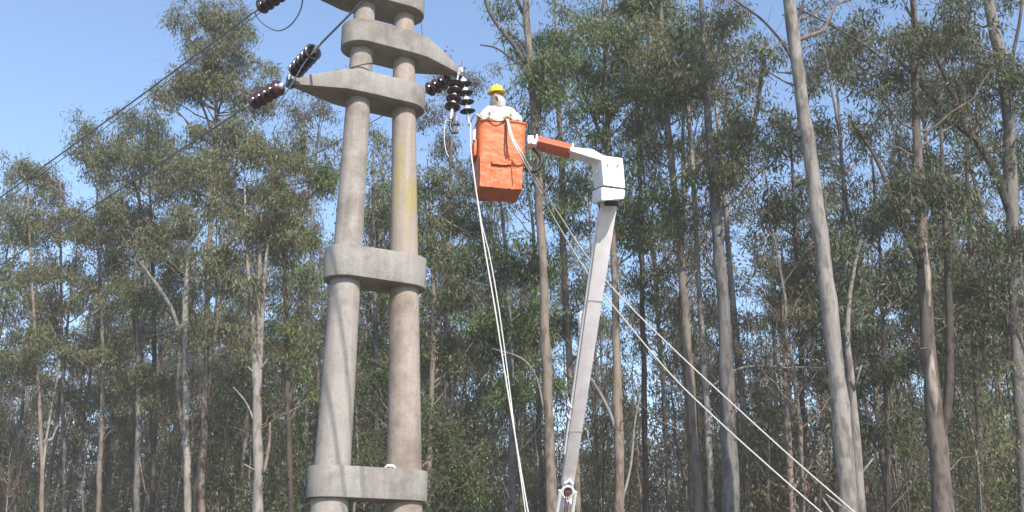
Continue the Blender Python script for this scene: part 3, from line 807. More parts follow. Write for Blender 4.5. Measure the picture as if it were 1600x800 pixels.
def front_tree(name, label, Y, pts, bark, blobs=(), limbs=(), leaf='leaf_mix', seed=1, per=84, spread=.18, cat='tree', group=None, bare=0, L=(.13, .25), W=.019, rough=.05):
    """pts: (px, py, width px) from low to high in the picture"""
    rng = np.random.default_rng(seed)
    T = []
    for px, py, wd in pts:
        p = P(px, py, Y); T.append([p.x, p.y, p.z, wd / 3200 * depth(p)])
    T = np.array(T)
    d0 = (T[1] - T[0]) / max(.5, T[1, 2] - T[0, 2]); z0 = T[0, 2]
    base = T[0] - d0 * z0; base[3] = T[0, 3] * 1.12; base[2] = -.1
    base[0] = T[0, 0] + np.clip(base[0] - T[0, 0], -.6, .6)
    fl = base.copy(); fl[2] = .35; base[3] *= 1.25
    T = np.vstack([base, fl, T])
    # resample smoothly with small irregularities
    zs = np.linspace(T[0, 2], T[-1, 2], max(14, int((T[-1, 2] - T[0, 2]) / .55)))
    R = np.stack([np.interp(zs, T[:, 2], T[:, q]) for q in range(4)], 1)
    for _ in range(2): R[1:-1, :2] = .25 * R[:-2, :2] + .5 * R[1:-1, :2] + .25 * R[2:, :2]
    R[:, 1] += np.cumsum(rng.normal(0, .02, len(zs))); R[:, 0] += rng.normal(0, .012, len(zs))
    R[:, 3] *= 1 + rng.normal(0, rough, len(zs))
    base = Vector((R[0, 0], R[0, 1], 0))
    t = thing(name, label, cat, base, group or GROUP)
    MB().tube(R[:, :3], R[:, 3], 12).build('trunk', M[bark], t, loc=base, sharp=0)
    tr2 = R
    for lp, *mt in limbs:
        q = [P(px, py, Y + (lp[0][3] if len(lp[0]) > 3 else 0) * i / max(1, len(lp) - 1)) for i, (px, py, *_) in enumerate(lp)]
        pts_ = bez(q, 5); ws = np.interp(np.linspace(0, 1, len(pts_)), np.linspace(0, 1, len(lp)), [a[2] for a in lp]) / 3200 * depth(q[0])
        MB().tube(pts_, ws, 8).build('limb', M[mt[0] if mt else bark], t, loc=base, sharp=0)
    for _ in range(int(rng.integers(2, 6))):               # stubs of dropped limbs
        k = int(rng.integers(3, max(4, len(R) - 4))); an = rng.uniform(0, 6.28); q = R[k]; l_ = rng.uniform(.1, .45)
        dv = np.array([math.cos(an), math.sin(an), rng.uniform(.3, 1.4)]); MB().tube([q[:3], q[:3] + dv * (q[3] + .4 * l_), q[:3] + dv * (q[3] + l_)], [.035, .026, .016], 6).build('branch_stub', M[bark], t, loc=base, sharp=0)
    C = blob_points(rng, blobs, Y)
    mb = MB()
    if C:
        grow(rng, R, C, mb); twigs(rng, C, mb, 3, .6)
    for _ in range(bare):                                  # dead side twigs on the bare trunk
        z = rng.uniform(3, max(4, R[-1, 2] * .62)); a = np.array([np.interp(z, R[:, 2], R[:, q]) for q in range(3)]); an = rng.uniform(0, 6.28); Lb = rng.uniform(.5, 2.0)
        e = a + np.array([math.cos(an) * Lb, math.sin(an) * Lb, Lb * rng.uniform(.2, 1.2)]); mb.tube(limb_curve(a, e, rng, 5, .15), np.linspace(.018, .005, 5), 4, caps=False)
    if mb.n: tag(mb.build('branches', M['twig'], t, loc=base, sharp=0), kind='stuff')
    if C:
        V = leaves(rng, C, per, spread, L, W) - np.array(base)
        tag(quads_np('crown', V, M[leaf], t), kind='stuff')
    TREES.append((R[0, 0], R[0, 1])); return t

exec_trees = True

FT = front_tree
# --- right half, front row
FT('eucalyptus_tree', 'thick pale smooth trunk leaning left right of the boom, tallest in front', 22.0,
   [(1332, 840, 32), (1318, 680, 27), (1303, 540, 25.5), (1288, 400, 23.5), (1272, 270, 22), (1255, 170, 20), (1240, 60, 19), (1229, -20, 17), (1220, -120, 14), (1214, -230, 9), (1210, -330, 4)], 'bark_pale',
   [(1225, -160, 150, 110, 46), (1330, -75, 90, 70, 26), (1190, 40, 60, 40, 8)], [([(1255, 165, 6), (1236, 90, 5), (1200, 40, 4), (1160, 8, 4), (1100, -30, 2)], 'bark_dark'), ([(1238, 40, 6), (1252, 15, 5), (1262, -30, 3)], 'bark_dark'), ([(1262, 200, 5), (1247, 130, 6), (1233, 60, 6), (1226, 0, 5)], 'bark_dark'),
    ([(1240, 10, 3), (1300, 40, 3), (1350, 70, 3), (1395, 105, 2)], 'bark_dark')], seed=11)
FT('sapling_tree', 'thin crooked pale stem leaning out beside the thick pale trunk', 23.0,
   [(1350, 840, 15), (1338, 680, 14), (1333, 610, 12), (1326, 555, 10), (1320, 500, 8), (1330, 440, 6), (1345, 380, 4)], 'bark_pale', [(1345, 420, 35, 60, 10)], seed=12)
torn = FT('eucalyptus_tree', 'dark lower trunk with a pale torn patch and a fork, at right', 23.0,
   [(1478, 840, 38), (1470, 720, 31), (1462, 640, 27), (1452, 560, 22), (1450, 480, 22), (1443, 400, 19), (1438, 300, 16), (1436, 200, 13), (1434, 80, 11), (1428, -80, 8), (1425, -200, 4)], 'bark_umber',
   [(1420, 40, 95, 110, 60), (1330, 165, 55, 50, 18), (1490, 330, 60, 60, 22), (1400, 300, 45, 50, 12)],
   [([(1470, 690, 17), (1482, 620, 14), (1484, 520, 12), (1480, 400, 11), (1474, 300, 8), (1470, 200, 5)], 'bark_dark'), ([(1440, 420, 9), (1400, 330, 7), (1370, 250, 6), (1330, 190, 4)], 'bark_dark')], leaf='leaf_dark', seed=13, bare=6)
b = MB(); b.tube([P(1456, 548, 22.72), P(1455, 575, 22.66), P(1456, 600, 22.64), P(1459, 622, 22.66), P(1461, 645, 22.74)], [.03, .08, .125, .10, .03], 10)
b.build('torn_bark', M['torn_wood'], torn, loc=torn.location)
b = MB(); b.tube([P(1446, 380, 22.8), P(1449, 430, 22.76), P(1452, 480, 22.74)], [.03, .08, .03], 8); b.build('torn_bark', M['torn_wood'], torn, loc=torn.location)
FT('eucalyptus_tree', 'slim brown grey trunk bending left at the far right edge, forked top', 24.0,
   [(1600, 840, 21), (1596, 680, 20), (1590, 560, 19), (1585, 430, 19), (1581, 300, 19), (1577, 180, 19), (1570, 110, 18), (1555, 50, 17), (1541, -10, 16), (1530, -120, 10), (1525, -220, 4)], 'bark_grey',
   [(1560, 150, 60, 70, 26), (1500, 60, 50, 45, 18), (1575, 420, 60, 90, 34), (1520, 250, 45, 40, 12), (1540, -80, 110, 70, 28)],
   [([(1578, 330, 14), (1558, 275, 14), (1530, 225, 12), (1503, 200, 12), (1480, 175, 10), (1450, 145, 9), (1425, 115, 7), (1390, 80, 5)], 'bark_dark'), ([(1504, 202, 9), (1490, 150, 9), (1466, 95, 8), (1440, 50, 7), (1415, 10, 5)], 'bark_dark'),
    ([(1576, 150, 7), (1582, 90, 6), (1592, 40, 5), (1600, -20, 4)], 'bark_dark'), ([(1577, 150, 9), (1600, 125, 8), (1640, 100, 5)], 'bark_warm')], leaf='leaf_dark', seed=14)
FT('eucalyptus_tree', 'broad grey trunk in dappled shade between the two white ropes', 26.0,
   [(1142, 840, 27), (1140, 720, 24.5), (1136, 600, 22.5), (1132, 500, 20), (1126, 400, 19), (1116, 300, 15), (1108, 200, 12), (1100, 80, 9), (1094, -60, 5), (1090, -150, 3)], 'bark_grey_shaded',
   [(1105, 70, 90, 100, 60), (1120, 260, 60, 60, 26), (1160, 180, 50, 70, 22)], [([(1116, 310, 8), (1150, 250, 7), (1178, 190, 7), (1190, 120, 6), (1196, 60, 4)], 'bark_dark')], seed=15, bare=5)
FT('eucalyptus_tree', 'warm brown sunlit trunk just left of the broad grey shaded trunk', 27.0,
   [(1095, 840, 17), (1090, 740, 16), (1082, 640, 15), (1075, 540, 14), (1068, 440, 13), (1058, 340, 12), (1049, 250, 11), (1042, 180, 10), (1036, 80, 8), (1030, -40, 5), (1026, -130, 3)], 'bark_warm',
   [(1035, 60, 80, 110, 60), (1010, 200, 45, 55, 18), (1070, 330, 40, 60, 16)], [([(1043, 190, 7), (1030, 160, 7), (1000, 110, 5), (975, 60, 4)], 'bark_grey')], leaf='leaf_green', seed=16, bare=4)
FT('eucalyptus_tree', 'slender pale stem squeezed between the brown and the broad grey trunk', 29.0,
   [(1113, 840, 10), (1107, 700, 10), (1098, 560, 9), (1091, 430, 8), (1086, 330, 7), (1079, 230, 7), (1072, 130, 6), (1066, 20, 4), (1064, -60, 2)], 'bark_pale', [(1070, 110, 60, 80, 26)], seed=17, bare=2)
FT('eucalyptus_tree', 'thin orange brown stem with broken top crossed by the upper rope', 27.0,
   [(1240, 840, 13), (1234, 700, 11), (1229, 600, 9), (1227, 500, 8), (1225, 430, 5), (1224, 380, 3)], 'bark_warm', [(1235, 470, 40, 50, 12)],
   [([(1229, 575, 4), (1190, 572, 4), (1150, 578, 4), (1110, 605, 3)], 'bark_pale'), ([(1229, 575, 4), (1260, 574, 4), (1296, 576, 3)], 'bark_pale'), ([(1231, 585, 3), (1260, 605, 3), (1275, 620, 2)], 'bark_pale'), ([(1237, 775, 4), (1255, 735, 4), (1285, 705, 3)], 'bark_pale')], seed=18)
FT('eucalyptus_tree', 'straight brown trunk rising just right of the white boom', 28.0,
   [(968, 840, 16), (967, 720, 15), (965, 600, 14), (962, 500, 12), (960, 420, 11), (957, 330, 10), (950, 220, 9), (945, 100, 7), (942, -20, 5), (940, -100, 3)], 'bark_warm',
   [(930, 70, 95, 100, 70), (985, 150, 60, 70, 26), (985, 350, 45, 60, 22)], [([(966, 690, 6), (955, 650, 6), (935, 610, 5), (915, 580, 3)], 'bark_pale'), ([(968, 800, 5), (985, 730, 4), (992, 660, 3), (1000, 620, 2)], 'bark_pale'), ([(952, 250, 5), (930, 190, 5), (900, 120, 4), (880, 70, 3)], 'bark_dark')], leaf='leaf_green', seed=19, bare=3)
FT('eucalyptus_tree', 'tall tree behind the bucket with a dark limb reaching left into the sky', 27.0,
   [(863, 840, 18), (860, 760, 17), (857, 640, 16), (851, 500, 15), (847, 400, 14), (842, 300, 14), (836, 200, 13), (830, 130, 12), (825, 60, 11), (820, -20, 10), (816, -130, 7), (814, -220, 3)], 'bark_warm',
   [(860, 60, 50, 60, 20), (880, 150, 70, 55, 36), (820, 150, 22, 45, 6), (865, 300, 45, 60, 18), (815, 240, 22, 55, 8), (835, -60, 90, 45, 18)],
   [([(823, 100, 8), (806, 75, 7), (786, 50, 6), (768, 25, 6), (757, -5, 6), (748, -50, 4)], 'bark_dark'), ([(820, 103, 4), (800, 92, 3), (775, 75, 3), (750, 70, 2)], 'bark_dark'), ([(820, 25, 6), (812, 10, 6), (805, -10, 5)], 'bark_dark'), ([(850, 640, 4), (838, 590, 3), (815, 560, 3), (770, 545, 2)], 'bark_pale')], leaf='leaf_green', seed=20)
FT('eucalyptus_tree', 'grey brown trunk with an elbow seen below the red boom arm', 31.0,
   [(905, 840, 12), (898, 700, 12), (890, 560, 11), (882, 420, 11), (877, 330, 10), (880, 280, 10), (876, 220, 9), (872, 140, 7), (868, 30, 5), (866, -60, 3)], 'bark_warm', [(885, 90, 60, 80, 30), (905, 360, 35, 60, 14), (880, 470, 40, 40, 12)],
   [([(880, 290, 4), (890, 275, 4), (895, 262, 3)], 'bark_warm')], seed=21)
# --- left half, front row
FT('eucalyptus_tree', 'straight sunlit trunk with a broken pale limb slanting left near its top', 33.0,
   [(293, 840, 12), (291, 720, 11), (289, 620, 10), (288, 520, 9), (290, 440, 8), (294, 385, 5), (300, 320, 4), (303, 270, 2)], 'bark_pale',
   [(300, 290, 70, 60, 40), (262, 380, 40, 50, 20)], [([(281, 520, 6), (268, 482, 6), (250, 452, 6), (232, 428, 5), (215, 404, 4)], 'bark_pale'), ([(285, 680, 5), (278, 600, 5), (282, 540, 4)], 'bark_warm')], seed=31, bare=3)
FT('eucalyptus_tree', 'straight warm trunk of the tree that towers highest above the left skyline', 34.0,
   [(313, 840, 12), (316, 740, 11), (320, 640, 10), (323, 520, 9), (326, 420, 8), (332, 320, 7), (336, 220, 7), (338, 120, 5), (334, 30, 4), (332, -20, 2)], 'bark_warm',
   [(325, 30, 48, 42, 44), (358, 70, 45, 50, 42), (290, 115, 40, 45, 38), (345, 120, 50, 40, 30), (315, 170, 60, 45, 36), (380, 150, 30, 35, 13), (285, 215, 50, 40, 24), (395, 215, 40, 32, 18), (340, 280, 70, 50, 30)],
   [([(336, 225, 4), (322, 180, 4), (300, 130, 3)], 'bark_dark'), ([(337, 190, 4), (350, 140, 3), (362, 80, 2)], 'bark_dark')], seed=32, bare=3)
FT('eucalyptus_tree', 'pale tree splitting into three slim upright stems left of the pole', 30.0,
   [(403, 840, 17), (402, 740, 16), (402, 640, 14), (400, 560, 12), (396, 510, 8), (391, 460, 7), (386, 420, 6), (384, 360, 4), (382, 280, 3)], 'bark_pale',
   [(390, 280, 60, 60, 34), (425, 330, 45, 60, 22), (440, 250, 50, 40, 20), (360, 470, 55, 60, 24), (345, 390, 40, 50, 18)], [([(402, 580, 9), (404, 500, 8), (405, 440, 7), (407, 370, 4), (410, 300, 3)], 'bark_pale'), ([(404, 620, 9), (408, 530, 8), (412, 450, 7), (417, 390, 5), (424, 320, 3)], 'bark_pale'), ([(398, 660, 4), (385, 630, 3), (365, 605, 2)], 'bark_pale'), ([(412, 740, 6), (420, 700, 5), (422, 660, 3)], 'bark_warm')], seed=33, bare=3)
FT('eucalyptus_tree', 'grey trunk darkening upward with a black crooked limb, left of the sunlit pair', 36.0,
   [(212, 840, 11), (214, 740, 10), (216, 640, 9), (217, 560, 8), (213, 500, 6), (210, 440, 5), (214, 360, 4), (218, 280, 3)], 'bark_grey', [(205, 270, 60, 60, 40), (185, 360, 50, 50, 22), (225, 470, 40, 35, 20), (195, 570, 50, 45, 16), (250, 600, 40, 45, 14)], [([(217, 590, 5), (214, 545, 5), (209, 500, 4), (212, 450, 3)], 'bark_dark'), ([(214, 700, 3), (222, 740, 3), (228, 775, 2)], 'bark_warm')], seed=34, bare=3)
FT('eucalyptus_tree', 'thin brownish stem left of centre in the left stand, half behind leaves', 37.0,
   [(151, 840, 9), (155, 740, 8), (159, 660, 7), (161, 600, 6), (160, 520, 5), (156, 420, 4), (152, 300, 3), (150, 215, 2)], 'bark_warm', [(150, 240, 34, 40, 24), (140, 330, 60, 50, 34), (165, 430, 50, 50, 24), (150, 530, 60, 50, 26)], [([(161, 690, 3), (172, 675, 3), (185, 672, 2)], 'bark_grey')], seed=35, bare=3)
FT('eucalyptus_tree', 'twin thin stems entwined at the left, pale and brown', 38.0,
   [(66, 840, 7), (66, 740, 7), (64, 660, 6), (60, 600, 5), (56, 520, 4), (50, 420, 4), (46, 330, 3), (44, 252, 2)], 'bark_warm', [(42, 268, 26, 24, 18), (45, 330, 50, 40, 30), (30, 430, 55, 50, 28), (50, 530, 60, 50, 24)], [([(67, 740, 4), (72, 690, 4), (80, 640, 3), (88, 600, 3), (93, 560, 2)], 'bark_pale'), ([(80, 690, 3), (88, 670, 3), (95, 662, 2)], 'bark_pale')], leaf='leaf_mix', seed=36, bare=3)
FT('eucalyptus_tree', 'small crowned tree in the dip of the left skyline', 42.0,
   [(102, 840, 7), (100, 700, 6), (98, 560, 5), (96, 430, 4), (94, 330, 3), (95, 275, 2)], 'bark_grey', [(95, 295, 26, 22, 14), (95, 355, 50, 45, 30), (90, 470, 45, 50, 22), (100, 590, 60, 50, 20)], leaf='leaf_dry', seed=37, bare=2)
FT('eucalyptus_tree', 'leafy tree at left with a rounded green crown below the power line', 38.0,
   [(236, 840, 8), (238, 700, 8), (240, 560, 7), (238, 430, 6), (235, 320, 4), (232, 240, 3), (230, 172, 2)], 'bark_dark', [(228, 190, 38, 26, 22), (175, 225, 45, 34, 24), (240, 250, 50, 45, 32), (250, 350, 45, 45, 24), (262, 450, 50, 55, 24)], [([(235, 400, 4), (225, 340, 4), (205, 270, 3)], 'bark_dark')], seed=38, bare=2)
FT('eucalyptus_tree', 'drooping green crown in the gap left of the pole, under the maroon insulators', 33.0,
   [(455, 840, 9), (452, 700, 9), (448, 560, 8), (445, 440, 7), (440, 330, 5), (432, 250, 3), (428, 205, 2)], 'bark_dark', [(426, 228, 22, 30, 12), (465, 270, 55, 36, 28), (420, 330, 60, 50, 32), (480, 400, 45, 60, 26), (465, 520, 45, 60, 22)], [([(447, 640, 5), (462, 590, 4), (480, 540, 3), (492, 500, 2)], 'bark_dark')], leaf='leaf_green', seed=39, bare=3)
FT('eucalyptus_tree', 'thin hazy tree whose crown shows against the sky left of the pole', 40.0,
   [(475, 840, 7), (478, 700, 7), (482, 560, 6), (486, 420, 5), (490, 300, 4), (497, 220, 3), (505, 150, 2)], 'bark_grey', [(490, 195, 32, 24, 12), (515, 170, 25, 30, 10), (520, 260, 35, 40, 14)], leaf='leaf_dry', seed=40, bare=2)
FT('eucalyptus_tree', 'bright leaved crown seen through the gap between the twin pole columns', 34.0,
   [(592, 840, 9), (590, 700, 9), (588, 560, 8), (586, 430, 6), (584, 320, 4), (582, 240, 2)], 'bark_grey', [(582, 300, 40, 50, 22), (560, 215, 30, 30, 8), (590, 440, 40, 40, 14), (590, 560, 35, 40, 14)], leaf='leaf_green', seed=41, bare=2)
FT('eucalyptus_tree', 'sparse brownish crown behind the right arm of the pole', 36.0,
   [(705, 840, 9), (703, 700, 9), (700, 560, 8), (698, 430, 6), (700, 320, 5), (706, 220, 4), (716, 130, 3), (722, 95, 2)], 'bark_grey', [(735, 130, 34, 20, 11), (690, 190, 45, 40, 18), (700, 290, 50, 50, 30), (685, 90, 30, 14, 4)], [], leaf='leaf_dry', seed=42, bare=2)
FT('eucalyptus_tree', 'green tree filling the space between the pole and the orange bucket', 30.0,
   [(668, 840, 9), (672, 700, 9), (676, 580, 8), (678, 470, 7), (676, 380, 5), (670, 300, 3), (668, 250, 2)], 'bark_warm', [(690, 330, 60, 60, 44), (700, 440, 55, 60, 34), (660, 270, 40, 40, 16), (720, 530, 50, 45, 26)], [([(678, 460, 3), (715, 400, 3), (740, 375, 3), (690, 340, 2)], 'bark_pale')], leaf='leaf_mix', seed=43, bare=2)
FT('eucalyptus_tree', 'bushy green tree with bright sprays below and right of the bucket', 29.0,
   [(800, 840, 12), (800, 720, 11), (799, 620, 10), (797, 520, 9), (792, 420, 7), (786, 340, 5), (780, 300, 3)], 'bark_grey', [(800, 500, 60, 40, 40), (780, 400, 55, 40, 26), (815, 580, 45, 40, 20), (840, 440, 40, 40, 16)], leaf='leaf_green', seed=44, bare=4)
FT('eucalyptus_tree', 'olive crown filling the top between the boom elbow and the brown trunks', 32.0,
   [(1010, 840, 9), (1008, 700, 9), (1005, 560, 8), (1003, 420, 8), (1000, 300, 7), (995, 180, 6), (990, 60, 4), (988, -60, 2)], 'bark_dark', [(985, 40, 70, 80, 46), (1000, 180, 60, 50, 28), (1010, 330, 50, 60, 20), (1010, 450, 50, 50, 16)], leaf='leaf_mix', seed=45, bare=4)
FT('eucalyptus_tree', 'thin tree with hazy yellowish crown in the gap right of the thick pale trunk', 36.0,
   [(1300, 840, 8), (1305, 700, 8), (1310, 560, 7), (1315, 420, 6), (1318, 300, 5), (1312, 180, 4), (1300, 80, 2)], 'bark_grey', [(1285, 90, 45, 40, 22), (1330, 80, 35, 35, 14), (1300, 250, 45, 40, 14)], leaf='leaf_dry', seed=46, bare=4)
FT('eucalyptus_tree', 'sparse dark tree near the right edge, behind the torn bark trunk', 29.0,
   [(1530, 840, 10), (1526, 700, 10), (1522, 560, 9), (1518, 430, 8), (1512, 300, 7), (1506, 160, 5), (1500, 20, 4), (1496, -100, 2)], 'bark_dark', [(1500, 140, 60, 60, 28), (1530, 400, 50, 50, 26), (1480, 470, 45, 40, 16), (1560, 500, 45, 60, 24)], leaf='leaf_dark', seed=47, bare=4)
FT('eucalyptus_tree', 'shaded tree with heavy dark foliage just left of the thick pale trunk', 28.0,
   [(1262, 840, 10), (1258, 720, 10), (1254, 600, 9), (1250, 480, 8), (1246, 380, 7), (1240, 280, 5), (1236, 180, 3)], 'bark_dark', [(1255, 470, 32, 60, 26), (1235, 330, 40, 50, 20), (1200, 220, 40, 60, 18), (1275, 590, 30, 40, 10)], leaf='leaf_dark', seed=48, bare=4)
FT('eucalyptus_tree', 'dark leafy stem halfway between the thick pale trunk and the torn bark trunk', 26.0,
   [(1388, 840, 8), (1386, 720, 8), (1383, 620, 7), (1380, 520, 7), (1376, 420, 5), (1370, 330, 4), (1362, 240, 3)], 'bark_dark', [(1385, 440, 40, 50, 20), (1380, 560, 32, 50, 14), (1395, 660, 35, 40, 10), (1365, 290, 40, 50, 14)], leaf='leaf_dark', seed=49, bare=6)
FT('green_bush', 'bright green bushy young tree rising behind the foot of the pole', 26.0,
   [(640, 840, 6), (642, 760, 5), (645, 700, 4), (648, 640, 3)], 'bark_dark', [(690, 720, 60, 60, 46), (600, 600, 40, 50, 24), (585, 700, 40, 60, 26), (720, 790, 60, 50, 26), (670, 660, 40, 40, 18)], leaf='leaf_bush', seed=50, per=70, L=(.06, .12), W=.018, cat='bush')

# --- the stand behind: each tree a copy of one of ten prototypes
rngb = np.random.default_rng(77)


def skyline(px):
    xs_ = [-400, 0, 60, 100, 150, 230, 260, 300, 380, 410, 440, 500, 560, 700, 815, 830, 2000]
    ys_ = [265, 262, 300, 300, 260, 225, 190, 170, 190, 225, 230, 205, 215, 200, 230, -200, -200]
    return np.interp(px, xs_, ys_)


def proto(kind, seed):
    rng = np.random.default_rng(seed); H = 18.0
    if kind == 'tree':
        zs = np.linspace(-.1, H, 26); lean = rng.normal(0, .35, 2)
        R = np.stack([lean[0] * (zs / H) ** 2 + np.cumsum(rng.normal(0, .035, 26)), lean[1] * (zs / H) ** 2 + np.cumsum(rng.normal(0, .035, 26)), zs, np.interp(zs, [0, .6, 8, 14, H], [.16, .125, .095, .06, .012]) * rng.uniform(.75, 1.25)], 1)
        C = []
        for _ in range(int(rng.uniform(84, 112))):
            f = rng.uniform(0, 1); z = H * (.42 + .60 * f ** .85); rr = 1.9 * math.sin(math.pi * min(1, .12 + .86 * f)) ** .7 * math.sqrt(rng.uniform(.05, 1)); a = rng.uniform(0, 6.28)
            if _ % 4: C.append(tuple(np.array(C[-1]) + rng.normal(0, 1, 3) * np.array([.36, .36, .22]))); continue
            k = np.interp(z, zs, np.arange(26)); i = int(min(24, k)); C.append((R[i, 0] + rr * math.cos(a), R[i, 1] + rr * math.sin(a), z))
        low = []
        for _ in range(int(rng.uniform(10, 20))):
            z = H * rng.uniform(.10, .45); a = rng.uniform(0, 6.28); rr = rng.uniform(.4, 1.5); low.append((R[8, 0] + rr * math.cos(a), R[8, 1] + rr * math.sin(a), z))
        mb = MB(); grow(rng, R, C, mb); twigs(rng, C, mb, 3, .6); grow(rng, R, low, mb, 4); twigs(rng, low, mb, 3, .6)
        for _ in range(26):
            z = rng.uniform(2.5, 11); i = int(np.interp(z, zs, np.arange(26))); a = rng.uniform(0, 6.28); Lb = rng.uniform(.5, 2.2)
            e = R[i, :3] + np.array([math.cos(a) * Lb * .7, math.sin(a) * Lb * .7, Lb * rng.uniform(.1, 1.3)]); cv = limb_curve(R[i, :3], e, rng, 5, .2)
            mb.tube(cv, np.linspace(.018, .004, 5), 3, caps=False)
            for _ in range(2):
                e2 = cv[3] + rng.normal(0, .35, 3); mb.tube([cv[2 if _ else 3], e2], [.007, .003], 3, caps=False)
        V = np.concatenate([leaves(rng, C, 46, .20, (.13, .25), .021), leaves(rng, low, 44, .24, (.12, .22), .02)])
        lf = ['leaf_mix', 'leaf_dry', 'leaf_mix', 'leaf_dark', 'leaf_mix'][seed % 5]
        bk_ = ['bark_warm', 'bark_grey', 'bark_pale', 'bark_warm', 'bark_grey'][(seed * 2) % 5]
        nm, cat = 'eucalyptus_tree', 'tree'
    else:
        H = 7.0; zs = np.linspace(-.1, H, 14)
        R = np.stack([np.cumsum(rng.normal(0, .06, 14)), np.cumsum(rng.normal(0, .06, 14)), zs, np.interp(zs, [0, 3, H], [.05, .035, .008])], 1)
        C = []
        for _ in range(40):
            f = rng.uniform(.15, 1.02); a = rng.uniform(0, 6.28); rr = (1.35 - .7 * f) * math.sqrt(rng.uniform(.05, 1)); i = int(min(12, f * 13)); C.append((R[i, 0] + rr * math.cos(a), R[i, 1] + rr * math.sin(a), f * H))
        mb = MB(); grow(rng, R, C, mb, 12); twigs(rng, C, mb, 4, .5)
        V = leaves(rng, C, 42, .32, (.09, .18), .023)
        lf = ['leaf_mix', 'leaf_green', 'leaf_mix'][seed % 3]; bk_ = 'bark_dark'
        nm, cat = 'sapling', 'young tree'
    t = thing(nm, 'x', cat)
    MB().tube(R[:, :3], R[:, 3], 8).build('trunk', M[bk_], t, sharp=0)
    tag(mb.build('branches', M['twig'], t, sharp=0), kind='stuff'); tag(quads_np('crown', V, M[lf], t), kind='stuff')
    return t, H


def stem_proto(seed):
    rng = np.random.default_rng(seed); H = 11.0; zs = np.linspace(-.1, H, 18); ln_ = rng.normal(0, .5, 2)
    R = np.stack([ln_[0] * (zs / H) ** 2 + np.cumsum(rng.normal(0, .05, 18)), ln_[1] * (zs / H) ** 2 + np.cumsum(rng.normal(0, .05, 18)), zs, np.interp(zs, [0, 5, H], [.065, .045, .008])], 1)
    C = []
    for _ in range(26):
        f = rng.uniform(.3, 1.0); i = int(min(16, f * 17)); a = rng.uniform(0, 6.28); rr = .9 * math.sqrt(rng.uniform(.02, 1)); C.append((R[i, 0] + rr * math.cos(a), R[i, 1] + rr * math.sin(a), f * H))
    mb = MB(); grow(rng, R, C, mb, 12); twigs(rng, C, mb, 4, .6)
    for _ in range(16):
        i = int(rng.integers(3, 12)); a = rng.uniform(0, 6.28); Lb = rng.uniform(.5, 1.8)
        mb.tube(limb_curve(R[i, :3], R[i, :3] + np.array([math.cos(a) * Lb * .6, math.sin(a) * Lb * .6, Lb]), rng, 5, .2), np.linspace(.014, .004, 5), 3, caps=False)
    t = thing('eucalyptus_tree', 'x', 'tree')
    MB().tube(R[:, :3], R[:, 3], 7).build('trunk', M[['bark_pale', 'bark_warm', 'bark_grey'][seed % 3]], t, sharp=0)
    tag(mb.build('branches', M['twig'], t, sharp=0), kind='stuff'); tag(quads_np('crown', leaves(rng, C, 34, .24, (.10, .18), .022), M[['leaf_mix', 'leaf_dry', 'leaf_green'][seed % 3]], t), kind='stuff')
    return t, H


def edge(px): return 40 - 17 * max(0, min(1, px / 1600))


MARKS = [(15, 'the left photo edge'), (66, 'the entwined twin stems'), (152, 'the thin brownish stem'), (213, 'the trunk with a black crooked limb'), (290, 'the pale trunk with broken limb'), (322, 'the tallest left tree'),
         (402, 'the three stemmed pale tree'), (460, 'the drooping green crown'), (530, 'the left pole column'), (632, 'the right pole column'), (690, 'the green bush'), (760, 'the long hanging rope'), (800, 'the orange bucket'),
         (855, 'the tall tree behind the bucket'), (915, 'the white boom'), (966, 'the brown trunk beside the boom'), (1030, 'the pair of white ropes'), (1083, 'the warm brown trunk'), (1138, 'the broad grey trunk'), (1190, 'the upper rope'), (1230, 'the orange brown stem'),
         (1310, 'the thick pale trunk'), (1385, 'the dark leafy stem'), (1465, 'the torn bark trunk'), (1525, 'the sparse dark tree'), (1592, 'the right photo edge')]


def where(x, Y):
    px = 800 + 1600 * x / (Y * .97)
    m_, nm = min(MARKS, key=lambda k: abs(k[0] - px))
    if px < 5: return 'outside the left photo edge'
    if px > 1600: return 'outside the right photo edge'
    return ('just behind ' if abs(px - m_) < 9 else 'left of ' if px < m_ else 'right of ') + nm


placed = list(TREES)
protos = [proto('tree', 100 + i) for i in range(10)]
used = set(); cnt = 0; tries = 0
NB_TREES = 160
while cnt < NB_TREES and tries < 9000:
    tries += 1
    px = rngb.uniform(-130, 1730) if rngb.uniform() < .62 else rngb.uniform(-60, 720); e0 = edge(px); Y = e0 + 2 + 46 * rngb.uniform(0, 1) ** 1.15
    x = (px - 800) / 1600 * Y * .97
    if min((x - a) ** 2 + (Y - b_) ** 2 for a, b_ in placed) < 1.7 ** 2: continue
    ztop = P(px, skyline(px) + rngb.uniform(0, 60), Y).z
    H = min(ztop, rngb.uniform(16, 22.5))
    if H < 11: continue
    i = int(rngb.integers(len(protos))); pt, H0 = protos[i]
    s = H / H0; zf = 'deep' if Y > e0 + 24 else 'second row'
    bk_ = pt.children[0].data.materials[0].name if pt.children[0].name.startswith('trunk') else 'bark_grey'
    adj = {'bark_warm': 'brown', 'bark_pale': 'pale', 'bark_grey': 'grey', 'bark_dark': 'dark'}[bk_]
    lab = ('thin ' if zf == 'deep' else 'slim ') + adj + (' far trunk ' if zf == 'deep' else ' second-row tree ') + where(x, Y)
    grp = GROUP
    hs = rngb.uniform(.85, 1.12)
    if i not in used:
        used.add(i); pt.location = (x, Y, 0); pt.rotation_euler.z = rngb.uniform(0, 6.28); pt.scale = (hs, hs, s); pt['label'] = lab; pt['group'] = grp
    else:
        copy_tree(pt, (x, Y, 0), rngb.uniform(0, 6.28), (hs, hs, s), lab, grp)
    placed.append((x, Y)); cnt += 1
stems = [stem_proto(200 + i) for i in range(6)]; used = set(); cnt = 0
